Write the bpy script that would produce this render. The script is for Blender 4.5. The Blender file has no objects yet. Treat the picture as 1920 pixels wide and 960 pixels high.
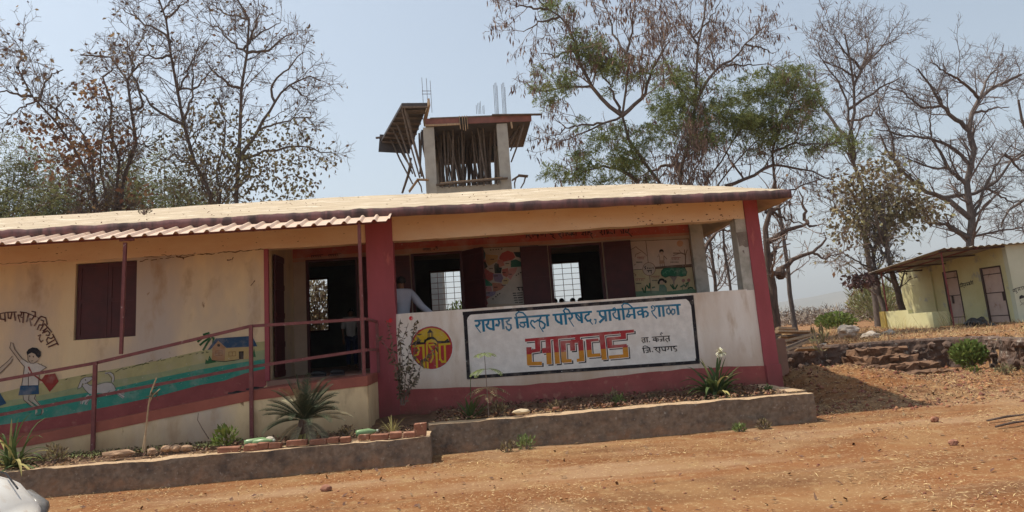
import bpy, bmesh, math, random
import numpy as np
from mathutils import Vector, Matrix, noise
from mathutils.geometry import tessellate_polygon
S = bpy.context.scene
C = S.collection
rnd = random.Random(7)
NR = np.random.RandomState(5)
R = math.radians

# ------------------------------------------------------------- camera
F_PX, PITCH, ROLL, YAW, PPY = 1388.0, R(10.53), R(4.22), R(4.25), 376.0
CAM = np.array((0.0, -12.0, 1.7))
_f = np.array((math.sin(YAW)*math.cos(PITCH), math.cos(YAW)*math.cos(PITCH), math.sin(PITCH)))
_r0 = np.array((math.cos(YAW), -math.sin(YAW), 0.0)); _u0 = np.cross(_r0, _f)
_R = math.cos(ROLL)*_r0 - math.sin(ROLL)*_u0
_U = math.sin(ROLL)*_r0 + math.cos(ROLL)*_u0
cd = bpy.data.cameras.new('camera'); cam = bpy.data.objects.new('camera', cd); C.objects.link(cam)
cd.sensor_width = 36; cd.lens = F_PX/1920*36; cd.shift_y = -(480-PPY)/1920
cd.clip_start = .05; cd.clip_end = 9000
cam.matrix_world = Matrix(((_R[0], _U[0], -_f[0], CAM[0]), (_R[1], _U[1], -_f[1], CAM[1]), (_R[2], _U[2], -_f[2], CAM[2]), (0, 0, 0, 1)))
S.camera = cam

def at(px, py, y=None, z=None):
    """world point seen at photo pixel (px,py) on the vertical plane y=.. or the level z=.."""
    v = _f + _R*(px-960)/F_PX + _U*(PPY-py)/F_PX
    t = (y-CAM[1])/v[1] if y is not None else (z-CAM[2])/v[2]
    return CAM + v*t

# ------------------------------------------------------------- light
SUN = Vector((-.42, .165, 1)).normalized()
EL = math.asin(SUN.z); AZ = math.atan2(SUN.x, SUN.y)
W = bpy.data.worlds.new("World"); S.world = W; W.use_nodes = True
nt = W.node_tree; bg = nt.nodes['Background']
sky = nt.nodes.new('ShaderNodeTexSky'); sky.sky_type = 'NISHITA'; sky.sun_disc = False
sky.sun_elevation = EL; sky.sun_rotation = AZ; sky.air_density = 1.0; sky.dust_density = 2.5; sky.ozone_density = 1.0
hs = nt.nodes.new('ShaderNodeHueSaturation'); hs.inputs['Saturation'].default_value = .62
nt.links.new(sky.outputs[0], hs.inputs['Color']); tn = nt.nodes.new('ShaderNodeMix'); tn.data_type = 'RGBA'; tn.blend_type = 'MULTIPLY'; tn.inputs[0].default_value = 1; tn.inputs[7].default_value = (.93, 1.0, 1.0, 1)
nt.links.new(hs.outputs[0], tn.inputs[6]); nt.links.new(tn.outputs[2], bg.inputs[0]); bg.inputs[1].default_value = .118
sl = bpy.data.lights.new('sun', 'SUN'); sl.energy = 3.7; sl.angle = R(.9); sl.color = (1, .90, .76)
so = bpy.data.objects.new('sun', sl); C.objects.link(so); so.rotation_euler = SUN.to_track_quat('Z', 'Y').to_euler()
S.view_settings.view_transform = 'Standard'; S.view_settings.look = 'None'
S.view_settings.exposure = .56; S.view_settings.gamma = 1

# ------------------------------------------------------------- materials
MATS = {}
def mat(name, col, col2=None, scale=3.0, rough=.85, bump=0.0, bscale=30.0, island=0.0, dirt=None, detail=6, metal=0.0,
        trans=0.0, stretch=None, contrast=(.35, .65), spots=None, zdirt=None):
    if name in MATS: return MATS[name]
    m = bpy.data.materials.new(name); m.use_nodes = True; MATS[name] = m
    t = m.node_tree; N = t.nodes; L = t.links; b = N['Principled BSDF']
    b.inputs['Roughness'].default_value = rough; b.inputs['Metallic'].default_value = metal
    b.inputs['Specular IOR Level'].default_value = .25
    tc = N.new('ShaderNodeNewGeometry'); src = tc.outputs['Position']
    if stretch:
        mp = N.new('ShaderNodeMapping'); mp.inputs['Scale'].default_value = stretch; L.new(src, mp.inputs[0]); src2 = mp.outputs[0]
    else: src2 = src
    def nz(sc, de, s=src2):
        n = N.new('ShaderNodeTexNoise'); n.inputs['Scale'].default_value = sc; n.inputs['Detail'].default_value = de
        n.inputs['Roughness'].default_value = .6; L.new(s, n.inputs['Vector']); return n.outputs['Fac']
    def ramp(s, a, b_):
        r = N.new('ShaderNodeMapRange'); r.inputs['From Min'].default_value = a; r.inputs['From Max'].default_value = b_; r.clamp = True
        L.new(s, r.inputs['Value']); return r.outputs[0]
    def mix(f, a, b_, mode='MIX'):
        x = N.new('ShaderNodeMix'); x.data_type = 'RGBA'; x.blend_type = mode
        if isinstance(f, float): x.inputs[0].default_value = f
        else: L.new(f, x.inputs[0])
        for i, v in ((6, a), (7, b_)):
            if isinstance(v, tuple): x.inputs[i].default_value = (*v[:3], 1)
            else: L.new(v, x.inputs[i])
        return x.outputs[2]
    c2 = col2 or tuple(v*.8 for v in col)
    out = mix(ramp(nz(scale, detail), *contrast), tuple(col), tuple(c2))
    if spots:
        for (c3, sc3, lo, hi, *st3) in spots:
            s3 = src2
            if st3: mp3 = N.new('ShaderNodeMapping'); mp3.inputs['Scale'].default_value = st3[0]; mp3.inputs['Rotation'].default_value = (0, 0, .05); L.new(src, mp3.inputs[0]); s3 = mp3.outputs[0]
            out = mix(ramp(nz(sc3, 5, s3), lo, hi), out, tuple(c3))
    if zdirt:
        (c3, z0, z1, am) = zdirt
        sp = N.new('ShaderNodeSeparateXYZ'); L.new(src, sp.inputs[0])
        ad = N.new('ShaderNodeMath'); ad.operation = 'MULTIPLY_ADD'; L.new(nz(5, 5), ad.inputs[0]); ad.inputs[1].default_value = .5; L.new(sp.outputs['Z'], ad.inputs[2])
        mu = N.new('ShaderNodeMath'); mu.operation = 'MULTIPLY'; L.new(ramp(ad.outputs[0], z1+.25, z0+.25), mu.inputs[0]); mu.inputs[1].default_value = am
        out = mix(mu.outputs[0], out, tuple(c3))
    if island:
        hv = N.new('ShaderNodeHueSaturation'); L.new(out, hv.inputs['Color'])
        r = N.new('ShaderNodeMapRange'); L.new(tc.outputs['Random Per Island'], r.inputs[0]); r.inputs[3].default_value = 1-island; r.inputs[4].default_value = 1+island
        L.new(r.outputs[0], hv.inputs['Value'])
        r2 = N.new('ShaderNodeMapRange'); L.new(tc.outputs['Random Per Island'], r2.inputs[0]); r2.inputs[3].default_value = .5-island*.07; r2.inputs[4].default_value = .5+island*.04
        L.new(r2.outputs[0], hv.inputs['Hue']); out = hv.outputs[0]
    L.new(out, b.inputs['Base Color'])
    if bump:
        bn = N.new('ShaderNodeBump'); bn.inputs['Strength'].default_value = 1.0; bn.inputs['Distance'].default_value = bump
        L.new(nz(bscale, 8), bn.inputs['Height']); L.new(bn.outputs[0], b.inputs['Normal'])
    if trans:
        b.inputs['Transmission Weight'].default_value = 0
        tl = N.new('ShaderNodeBsdfTranslucent'); L.new(out, tl.inputs[0]); ms = N.new('ShaderNodeMixShader'); ms.inputs[0].default_value = trans
        L.new(b.outputs[0], ms.inputs[1]); L.new(tl.outputs[0], ms.inputs[2]); L.new(ms.outputs[0], N['Material Output'].inputs[0])
    return m
def paint(col, k=''):
    n = 'paint_%02d_%02d_%02d%s' % (col[0]*99, col[1]*99, col[2]*99, k)
    w_ = tuple(v*.62+.38*q for v, q in zip(col, (.55, .48, .40)))
    return mat(n, col, tuple(v*.74 for v in col), scale=7, rough=.85, bump=.004, bscale=40, contrast=(.3, .75), spots=[(w_, 3.5, .50, .74), (tuple(v*.5+.25 for v in w_), 26, .66, .70)])

DUST = (.50, .30, .17)
M_wall_y = mat('ochre_limewash', (.76, .60, .36), (.69, .51, .29), scale=1.1, stretch=(1, 1, .45), bump=.005, bscale=18, spots=[((.52, .44, .36), .55, .48, .66), ((.30, .19, .11), 9, .68, .72), ((.40, .27, .16), 2.6, .55, .75)], zdirt=((.34, .19, .10), .5, 1.0, .8))
M_beam = mat('beam_cream', (.80, .63, .43), (.74, .53, .33), scale=1.4, bump=.004, bscale=30, stretch=(1, 1, 3), spots=[((.2, .1, .06), 11, .66, .69)])
M_parapet = mat('parapet_white', (.84, .79, .72), (.70, .62, .53), scale=1.5, stretch=(1.4, 1, .4), bump=.004, bscale=20, spots=[((.52, .40, .29), 3.2, .56, .75), ((.40, .30, .22), 19, .68, .72), ((.60, .50, .40), 1.2, .5, .65)], zdirt=((.52, .36, .25), .9, 1.55, .75))
M_red = mat('red_oxide_paint', (.38, .085, .10), (.31, .07, .08), scale=3, stretch=(1.5, 1, .4), bump=.003, bscale=30, rough=.6, spots=[((.46, .13, .12), 6, .62, .72)], zdirt=((.16, .06, .05), .5, 1.1, .85))
M_skirt = mat('pink_skirting', (.36, .095, .085), (.27, .07, .065), scale=2.5, bump=.012, bscale=9, spots=[((.42, .17, .13), 7, .58, .7)], zdirt=((.14, .07, .05), .6, .85, .9))
M_grey = mat('grey_column_plaster', (.50, .50, .45), (.36, .36, .31), scale=4, bump=.005, bscale=25, contrast=(.45, .6))
M_inner = mat('verandah_inner_wall', (.52, .42, .32), (.42, .33, .25), scale=1.5, bump=.003)
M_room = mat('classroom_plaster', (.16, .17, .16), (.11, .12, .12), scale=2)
M_floor = mat('cement_floor', (.34, .19, .14), (.25, .15, .11), scale=3, bump=.002)
M_maroon = mat('maroon_shutter_paint', (.085, .022, .024), (.06, .018, .02), scale=5, rough=.5, bump=.001)
M_steel = mat('maroon_steel_pipe', (.22, .075, .07), (.16, .05, .05), scale=9, rough=.5, spots=[((.42, .3, .26), 22, .66, .7)])
M_roof = mat('roof_concrete', (.50, .41, .29), (.38, .30, .21), scale=2.2, bump=.02, bscale=14, stretch=(.6, 2, 2), spots=[((.30, .22, .16), 16, .64, .70), ((.7, .62, .5), 3, .55, .7)])
M_fascia = mat('fascia_maroon', (.21, .11, .11), (.13, .085, .085), scale=6, bump=.01, bscale=20, stretch=(1, 1, .25), contrast=(.42, .56), spots=[((.07, .05, .05), 3, .52, .66)])
M_soffit = mat('soffit_cream', (.55, .40, .25))
M_sheet = mat('cream_roof_sheet', (.66, .50, .38), (.58, .42, .32), scale=4, rough=.45, spots=[((.34, .18, .12), 14, .64, .70)])
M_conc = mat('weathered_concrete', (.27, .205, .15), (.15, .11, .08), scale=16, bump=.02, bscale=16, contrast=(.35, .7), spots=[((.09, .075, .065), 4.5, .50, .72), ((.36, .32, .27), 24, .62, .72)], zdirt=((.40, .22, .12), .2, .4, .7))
M_conctop = mat('pale_concrete_top', (.48, .35, .22), (.38, .26, .16), scale=5, bump=.01, bscale=20)  # paler, browner tone given to the kerb tops
M_soil = mat('bed_soil', (.19, .11, .065), (.11, .065, .04), scale=7, bump=.02, bscale=18)
M_brick = mat('old_brick', (.33, .155, .10), (.22, .10, .065), scale=12, bump=.006, bscale=40, spots=[((.45, .32, .22), 14, .6, .68)])
M_stone = mat('pale_stone', (.48, .42, .36), (.34, .28, .22), scale=9, bump=.008, bscale=25)
M_rubble = mat('rubble_wall', (.15, .095, .07), (.07, .048, .04), scale=4, bump=.05, bscale=7, spots=[((.30, .26, .22), 8, .58, .66)])
M_towerc = mat('raw_concrete', (.42, .40, .36), (.34, .32, .29), scale=4, bump=.004)
M_ply = mat('shuttering_plate', (.085, .075, .075), (.05, .045, .05), scale=4, rough=.6)
M_plyred = mat('red_shuttering_plank', (.26, .11, .09), (.18, .085, .075), scale=5)
M_timber = mat('grey_timber_prop', (.17, .13, .105), (.10, .08, .065), scale=9, island=.35)
M_plank = mat('weathered_plank', (.42, .29, .18), (.28, .2, .13), scale=8, stretch=(4, 4, .6), island=.2)
M_rebar = mat('rusty_rebar', (.12, .09, .085))
M_bark = mat('dark_bark', (.18, .145, .13), (.10, .08, .07), scale=8, bump=.03, bscale=20, stretch=(2, 2, .5))
M_bark2 = mat('brown_bark', (.17, .115, .09), (.08, .058, .048), scale=8, bump=.04, bscale=20, stretch=(2, 2, .5))
M_twig = mat('twig_bark', (.20, .155, .135), (.13, .10, .09), scale=3)
M_twig2 = mat('pale_twig', (.27, .20, .165), (.17, .125, .105), scale=3)
M_leafdry = mat('dry_teak_leaf', (.25, .155, .095), (.15, .12, .07), scale=.9, island=.5, trans=.3)
M_leaforange = mat('orange_dead_leaf', (.36, .20, .11), (.27, .16, .09), scale=2, island=.4, trans=.3)
M_leafdull = mat('dull_olive_leaf', (.19, .18, .095), (.22, .16, .095), scale=.8, island=.5, trans=.25)
M_leafgreen = mat('acacia_leaf', (.24, .27, .10), (.15, .19, .065), scale=1.2, island=.4, trans=.3)
M_pod = mat('dry_seed_pod', (.26, .17, .125), (.16, .105, .085), scale=3, island=.5)
M_bamboo = mat('bamboo_leaf', (.24, .26, .11), (.16, .17, .075), scale=.8, island=.4, trans=.3)
M_bush = mat('bright_shrub_leaf', (.17, .22, .055), (.10, .14, .035), scale=3, island=.4, trans=.3)
M_blade = mat('strap_leaf', (.10, .14, .05), (.065, .10, .035), scale=6, island=.35, trans=.2)
M_bladey = mat('yellow_strap_leaf', (.42, .38, .14), (.32, .28, .12), scale=6, island=.25, trans=.2)
M_frond = mat('cycad_frond', (.045, .06, .03), (.03, .04, .022), scale=6, island=.35)
M_frondy = mat('dusty_cycad_frond', (.30, .27, .17), (.22, .19, .12), scale=6, island=.25)
M_straw = mat('straw', (.52, .38, .20), (.36, .24, .12), scale=3, island=.35)
M_deadleaf = mat('dead_ground_leaf', (.20, .12, .07), (.12, .07, .045), scale=3, island=.45)

# ------------------------------------------------------------- object helpers
def wloc(o):
    v = Vector((0, 0, 0))
    while o is not None: v += o.location; o = o.parent
    return v
def tag(o, label=None, cat=None, group=None, kind=None):
    for k, v in (('label', label), ('category', cat), ('group', group), ('kind', kind)):
        if v: o[k] = v
    return o
def thing(name, loc, label, cat, group=None):
    o = bpy.data.objects.new(name, None); C.objects.link(o); o.location = loc; o.empty_display_size = .2
    return tag(o, label, cat, group)
def link(name, me, parent=None):
    o = bpy.data.objects.new(name, me); C.objects.link(o)
    if parent is not None: o.parent = parent
    return o
def meshobj(name, V, Fs, mats, parent=None, midx=None, smooth=False):
    """V in world space; when parented, moved to the parent's frame (parents are never rotated while building)"""
    V = np.asarray(V, float).reshape(-1, 3)
    if parent is not None: V = V - np.array(wloc(parent))
    me = bpy.data.meshes.new(name)
    if isinstance(Fs, np.ndarray):
        k = Fs.shape[1]; n = len(Fs)
        me.vertices.add(len(V)); me.vertices.foreach_set('co', V.ravel())
        me.loops.add(n*k); me.loops.foreach_set('vertex_index', Fs.ravel().astype(np.int32))
        me.polygons.add(n); me.polygons.foreach_set('loop_start', np.arange(0, n*k, k, dtype=np.int32))
    else: me.from_pydata([tuple(v) for v in V], [], Fs)
    for m in (mats if isinstance(mats, (list, tuple)) else [mats]): me.materials.append(m)
    if midx is not None: me.polygons.foreach_set('material_index', np.asarray(midx, dtype=np.int32))
    if smooth: me.polygons.foreach_set('use_smooth', [True]*len(me.polygons))
    me.update(calc_edges=True); me.validate()
    return link(name, me, parent)
class MB:
    def __init__(s): s.v = []; s.f = []; s.m = []
    def add(s, V, Fs, m=0):
        n = len(s.v); s.v += [tuple(p) for p in V]; s.f += [[i+n for i in f] for f in Fs]; s.m += [m]*len(Fs); return s
    def box(s, x0, x1, y0, y1, z0, z1, m=0, j=0.0):
        V = [(x, y, z) for z in (z0, z1) for y in (y0, y1) for x in (x0, x1)]
        if j: V = [tuple(c+rnd.uniform(-j, j) for c in p) for p in V]
        return s.add(V, [(0, 2, 3, 1), (4, 5, 7, 6), (0, 1, 5, 4), (2, 6, 7, 3), (0, 4, 6, 2), (1, 3, 7, 5)], m)
    def obox(s, c, ax, ay, az, m=0):
        c = np.array(c, float); ax, ay, az = map(lambda a: np.array(a, float), (ax, ay, az))
        V = [c+i*ax+j*ay+k*az for k in (-1, 1) for j in (-1, 1) for i in (-1, 1)]
        return s.add(V, [(0, 2, 3, 1), (4, 5, 7, 6), (0, 1, 5, 4), (2, 6, 7, 3), (0, 4, 6, 2), (1, 3, 7, 5)], m)
    def bar(s, a, b, w, d=None, m=0, up=(0, 0, 1)):
        a = Vector(a); b = Vector(b); d = d or w; t = (b-a).normalized(); u = Vector(up)
        if abs(t.dot(u)) > .95: u = Vector((1, 0, 0))
        x = t.cross(u).normalized(); y = x.cross(t)
        return s.obox((a+b)/2, t*(b-a).length/2, x*w/2, y*d/2, m)
    def tube(s, P, r, n=6, m=0, cap=True):
        P = [Vector(p) for p in P]; rr = r if isinstance(r, (list, tuple)) else [r]*len(P)
        V = []; Fs = []; ref = None
        for i, p in enumerate(P):
            t = (P[min(i+1, len(P)-1)]-P[max(i-1, 0)]).normalized()
            if ref is None: ref = t.orthogonal().normalized()
            x = (ref-t*ref.dot(t)).normalized(); ref = x; y = t.cross(x)
            V += [p+(x*math.cos(2*math.pi*k/n)+y*math.sin(2*math.pi*k/n))*rr[i] for k in range(n)]
        for i in range(len(P)-1):
            for k in range(n): Fs.append((i*n+k, i*n+(k+1) % n, (i+1)*n+(k+1) % n, (i+1)*n+k))
        if cap: Fs += [tuple(range(n))[::-1], tuple(range((len(P)-1)*n, len(P)*n))]
        return s.add(V, Fs, m)
    def build(s, name, mats, parent=None, smooth=False): return meshobj(name, s.v, s.f, mats, parent, s.m, smooth)
def bev(o, w=.006, seg=1):
    bm = bmesh.new(); bm.from_mesh(o.data); bmesh.ops.bevel(bm, geom=bm.edges[:], offset=w, segments=seg, affect='EDGES', clamp_overlap=True)
    bm.to_mesh(o.data); bm.free(); return o
def copy_tree(o, parent=None):
    c = o.copy(); C.objects.link(c); c.parent = parent
    for ch in list(o.children): copy_tree(ch, c)
    return c
def rough_box(name, x0, x1, y0, y1, z0, z1, m, parent=None, step=.12, amp=.02, midx_top=None, fr=3.0):
    """subdivided box whose surface is displaced by noise (cast walls, plinths)"""
    bm = bmesh.new(); nx, ny, nz = [max(1, int(round(d/step))) for d in (x1-x0, y1-y0, z1-z0)]
    def face(o, a, b, na, nb, up):
        g = [[bm.verts.new(o+a*i/na+b*j/nb) for j in range(nb+1)] for i in range(na+1)]
        for i in range(na):
            for j in range(nb):
                f = bm.faces.new((g[i][j], g[i+1][j], g[i+1][j+1], g[i][j+1]))
                if up and midx_top is not None: f.material_index = midx_top
    X, Y, Z = Vector((x1-x0, 0, 0)), Vector((0, y1-y0, 0)), Vector((0, 0, z1-z0)); O = Vector((x0, y0, z0))
    face(O, X, Z, nx, nz, 0); face(O+Y, Z, X, nz, nx, 0); face(O, Z, Y, nz, ny, 0); face(O+X, Y, Z, ny, nz, 0); face(O+Z, X, Y, nx, ny, 1); face(O, Y, X, ny, nx, 0)
    bmesh.ops.remove_doubles(bm, verts=bm.verts, dist=1e-4)
    for v in bm.verts:
        n = noise.noise_vector(v.co*fr)+noise.noise_vector(v.co*fr*3.1)*.5; v.co += Vector((n.x, n.y, n.z*.8))*amp
    bmesh.ops.recalc_face_normals(bm, faces=bm.faces)
    if parent is not None:
        for v in bm.verts: v.co -= wloc(parent)
    me = bpy.data.meshes.new(name); bm.to_mesh(me); bm.free()
    for k in (m if isinstance(m, list) else [m]): me.materials.append(k)
    return link(name, me, parent)
def rock(name, c, r, m, parent=None, sub=2, amp=.25, sq=(1, 1, .7), seed=0):
    bm = bmesh.new(); bmesh.ops.create_icosphere(bm, subdivisions=sub, radius=1)
    for v in bm.verts:
        k = 1+amp*noise.noise(v.co*1.4+Vector((seed*3.1, seed, 0)))*1.6+amp*.4*noise.noise(v.co*4+Vector((seed, 0, 0)))
        v.co = Vector((v.co.x*k*sq[0]*r, v.co.y*k*sq[1]*r, v.co.z*k*sq[2]*r))
    me = bpy.data.meshes.new(name); bm.to_mesh(me); bm.free(); me.materials.append(m)
    o = link(name, me, parent); o.location = Vector(c)-(wloc(parent) if parent else Vector()); return o

# ---- flat paint on a wall plane (facing -y), traced shapes
class Paint:
    def __init__(s, plane, ox=0, oy=0, sc=1.0, lay=1): s.pl = plane; s.ox = ox; s.oy = oy; s.sc = sc; s.lay = lay; s.mb = MB(); s.mats = []; s.k = 0
    def fr(s, ox, oy, sc): s.ox, s.oy, s.sc = ox, oy, sc; return s
    def w(s, p, lay): return at(s.ox+p[0]*s.sc, s.oy+p[1]*s.sc, y=s.pl)+np.array((0, -.0035*lay-.000008*(s.k % 40), 0))
    def mi(s, col):
        m = paint(col) if isinstance(col, tuple) else col
        if m not in s.mats: s.mats.append(m)
        return s.mats.index(m)
    def poly(s, pts, col, lay=1):
        s.k += 1
        V = [s.w(p, lay) for p in pts]; tri = tessellate_polygon([[Vector((v[0], v[2], 0)) for v in V]])
        Fs = []
        for t in tri:
            a, b, c = [V[i] for i in t]
            n = (b[0]-a[0])*(c[2]-a[2])-(b[2]-a[2])*(c[0]-a[0])
            Fs.append(t if n > 0 else t[::-1])
        s.mb.add(V, Fs, s.mi(col)); return s
    def line(s, pts, col, w=20, lay=2, off=(0, 0), split=None):
        """ribbon along pts; w in source px; split=(x0,y0,x1,y1,col2): recolour the faces under that line"""
        s.k += 1; pts = [np.array(p, float)+off for p in pts]
        q = [pts[0]]
        for a, b in zip(pts, pts[1:]):
            n = max(1, int(np.linalg.norm(b-a)/60)) if split else 1
            for i in range(1, n+1): q.append(a+(b-a)*i/n)
        pts = q; L_, R_ = [], []
        for i, p in enumerate(pts):
            d0 = pts[i]-pts[i-1] if i else pts[1]-pts[0]; d1 = pts[i+1]-pts[i] if i < len(pts)-1 else d0
            d0 = d0/(np.linalg.norm(d0)+1e-9); d1 = d1/(np.linalg.norm(d1)+1e-9); t = d0+d1; t = t/(np.linalg.norm(t)+1e-9)
            n = np.array((-t[1], t[0])); k = 1/max(.55, abs(float(np.dot(n, (-d1[1], d1[0])))))
            L_.append(p+n*w/2*k); R_.append(p-n*w/2*k)
        for i in range(len(pts)-1):
            quad = [L_[i], L_[i+1], R_[i+1], R_[i]]
            if split:
                x0, y0, x1, y1, c2 = split; fy = lambda p: p[1]-(y0+(y1-y0)*(p[0]-x0)/(x1-x0))
                for sgn, cc in ((-1, col), (1, c2)):
                    o = []
                    for a, b in zip(quad, quad[1:]+quad[:1]):
                        fa, fb = fy(a)*sgn, fy(b)*sgn
                        if fa >= 0: o.append(a)
                        if fa*fb < 0: o.append(a+(b-a)*fa/(fa-fb))
                    if len(o) > 2: s.mb.add([s.w(p, lay) for p in o], [list(range(len(o)))], s.mi(cc))
            else: s.mb.add([s.w(p, lay) for p in quad], [[0, 1, 2, 3]], s.mi(col))
        return s
    def disc(s, c, rx, ry, col, lay=1, n=28): return s.poly([(c[0]+rx*math.cos(2*math.pi*i/n), c[1]+ry*math.sin(2*math.pi*i/n)) for i in range(n)], col, lay)
    def build(s, name, parent): return s.mb.build(name, s.mats, parent)
# ============================================================= SETTING: ground
def vnoise(x, y, f, seed=0):
    x = x*f+seed*17.3; y = y*f+seed*9.1
    xi = np.floor(x).astype(int); yi = np.floor(y).astype(int); u = x-xi; v = y-yi; u = u*u*(3-2*u); v = v*v*(3-2*v)
    h = lambda a, b: (np.sin(a*127.1+b*311.7+seed*7.7)*43758.5453) % 1.0
    return (h(xi, yi)*(1-u)+h(xi+1, yi)*u)*(1-v)+(h(xi, yi+1)*(1-u)+h(xi+1, yi+1)*u)*v
sst = lambda a, b, t: (lambda k: k*k*(3-2*k))(np.clip((t-a)/(b-a), 0, 1))
WY = [-60, -12, 0, 1.5, 3, 4.6, 5.4]; WX = [16, 13, 10.75, 10.45, 10.9, 11.3, 10.9]
def hgt(x, y):
    x = np.asarray(x, float); y = np.asarray(y, float)
    z = .24+.03*(vnoise(x, y, .35, 1)-.5)+.014*(vnoise(x, y, 1.6, 2)-.5)+.007*(vnoise(x, y, 6, 3)-.5)+.004*(vnoise(x, y, 14, 4)-.5)-.022*(np.exp(-((y+4.15-.05*x)/.22)**2)+np.exp(-((y+5.6-.05*x)/.24)**2))
    z = z+.04*sst(-4.5, -2.2, y)
    up = sst(-1.2, 2.0, y)*.42-sst(2.4, 4.6, y)*.30            # earth bank beside the school
    up = up*sst(4.9, 6.2, x)*(1-.75*sst(7.2, 8.6, x))*(1-.25*(1-sst(5.2, 6.6, x)))
    z = z+up+up*.35*(vnoise(x, y, 2.2, 5)-.4)+up*.25*(vnoise(x, y, 5.5, 6)-.5)
    d1 = np.where(x > 5, y-5.45, -9); d2 = x-np.interp(y, WY, WX)
    ter = sst(-.02, .14, np.maximum(d1, d2))
    zt = .93+.03*vnoise(x, y, .8, 7)+.015*vnoise(x, y, 4, 8)+.10*sst(6, 12, y)
    z = z*(1-ter)+zt*ter
    back = sst(7.8, 9, y)*(x <= 6); z = z*(1-back)+1.0*back
    far = sst(30, 200, np.hypot(x, y)); z = z*(1-far)+1.05*far+far*.12*(vnoise(x, y, .02, 9))
    return z
def axis(lo, hi, st, far):
    a = list(np.arange(lo, hi, st)); s = st; p = a[-1]
    while p < far: s *= 1.25; p += s; a.append(p)
    s = st; p = a[0]; b = []
    while p > -far: s *= 1.25; p -= s; b.append(p)
    return np.array(b[::-1]+a)
gx = axis(-8, 14, .085, 3500); gy = axis(-9, 9, .085, 3500)
GX, GY = np.meshgrid(gx, gy, indexing='ij'); GZ = hgt(GX, GY)
ny = len(gy); I = np.arange(len(gx)*ny).reshape(len(gx), ny)
q = np.stack((I[:-1, :-1], I[1:, :-1], I[1:, 1:], I[:-1, 1:]), -1).reshape(-1, 4)
M_ground = mat('laterite_ground', (.215, .090, .031), (.165, .066, .022), scale=.8, bump=.010, bscale=14, rough=.95,
               spots=[((.145, .066, .026), 1.0, .50, .62, (.22, 1.5, 1)), ((.27, .16, .085), .9, .54, .66, (.16, 1.1, 1)), ((.24, .13, .055), 1.1, .46, .68), ((.27, .165, .075), 4.5, .56, .70), ((.18, .085, .04), 9, .66, .74), ((.27, .175, .10), .35, .58, .72), ((.42, .30, .16), 30, .58, .68), ((.18, .09, .05), 42, .66, .72)])
g = meshobj('ground', np.stack((GX, GY, GZ), -1), q, M_ground, smooth=True); tag(g, 'orange laterite earth yard with dry straw and dust', kind='structure')
H1 = lambda x, y: float(hgt(np.array([x]), np.array([y]))[0])

# hills
def hills(name, dist, x0, x1, hf, m, seed):
    n = 160; V = []; Fs = []
    for k in range(4):
        for i in range(n):
            x = x0+(x1-x0)*i/(n-1); h = max(1.0, hf(i/(n-1)))
            h *= 1+.10*(noise.noise(Vector((i*.09, seed, 0)))+.5*noise.noise(Vector((i*.3, seed, 2))))
            V.append((x, dist+k*dist*.10+60*noise.noise(Vector((i*.1, k, seed))), [0, .45, .82, 1][k]*h))
    for k in range(3):
        for i in range(n-1): Fs.append((k*n+i, k*n+i+1, (k+1)*n+i+1, (k+1)*n+i))
    o = meshobj(name, V, Fs, m, smooth=True); return tag(o, kind='structure')
M_hill = mat('hill_scrub', (.12, .11, .075), (.17, .14, .09), scale=.01, rough=1)
tag(hills('hills', 2300, -1600, 4200, lambda t: 50+80*math.exp(-((t-.62)/.10)**2)+70*math.exp(-((t-.83)/.07)**2)+60*math.exp(-((t-.2)/.15)**2), M_hill, 1), 'low blue hills on the horizon')

# ============================================================= SCHOOL BUILDING
sch = thing('school_building', (0, 3, .6), 'single storey school with red columns, cream walls and painted Marathi name board', 'building')
b = MB()
# left front wall with the window hole
WX0, WX1, WZ0, WZ1 = -6.03, -5.10, 2.16, 3.345
b.box(-10.2, WX0, 0, .2, .1, 3.385); b.box(WX1, -3.11, 0, .2, .1, 3.385); b.box(WX0, WX1, 0, .2, .1, WZ0); b.box(WX0, WX1, 0, .2, WZ1, 3.385)
b.box(-3.30, -3.11, .2, 1.9, .1, 3.74)
front_wall = b.build('wall', M_wall_y, sch)
# lintel beam, standing a little proud, with a ragged lower edge where the plaster cracked
n = 150; V = []; xs = np.linspace(-10.2, -1.5, n)
for x in xs:
    zb = 3.385+.018*noise.noise(Vector((x*1.1, 0, 0)))+.008*noise.noise(Vector((x*6, 3, 0)))
    V += [(x, -.012, zb), (x, -.012, 3.80), (x, .2, zb), (x, .2, 3.8)]
Fs = []
for i in range(n-1): a = 4*i; Fs += [(a, a+4, a+5, a+1), (a, a+2, a+6, a+4)]
meshobj('beam', V, Fs, [M_beam], sch)
# main bay beam
n = 110; V = []; Fs = []
for i in range(n):
    x = -1.09+(4.77+1.09)*i/(n-1); zb = 3.385+.014*noise.noise(Vector((x*2.3, 9, 0)))+.007*noise.noise(Vector((x*9, 3, 0)))
    V += [(x, -.01, zb), (x, -.01, 3.80), (x, .24, zb), (x, .24, 3.8)]
for i in range(n-1): a = 4*i; Fs += [(a, a+4, a+5, a+1), (a, a+2, a+6, a+4), (a+2, a+3, a+7, a+6)]
meshobj('beam', V, Fs, [M_beam], sch)
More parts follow.
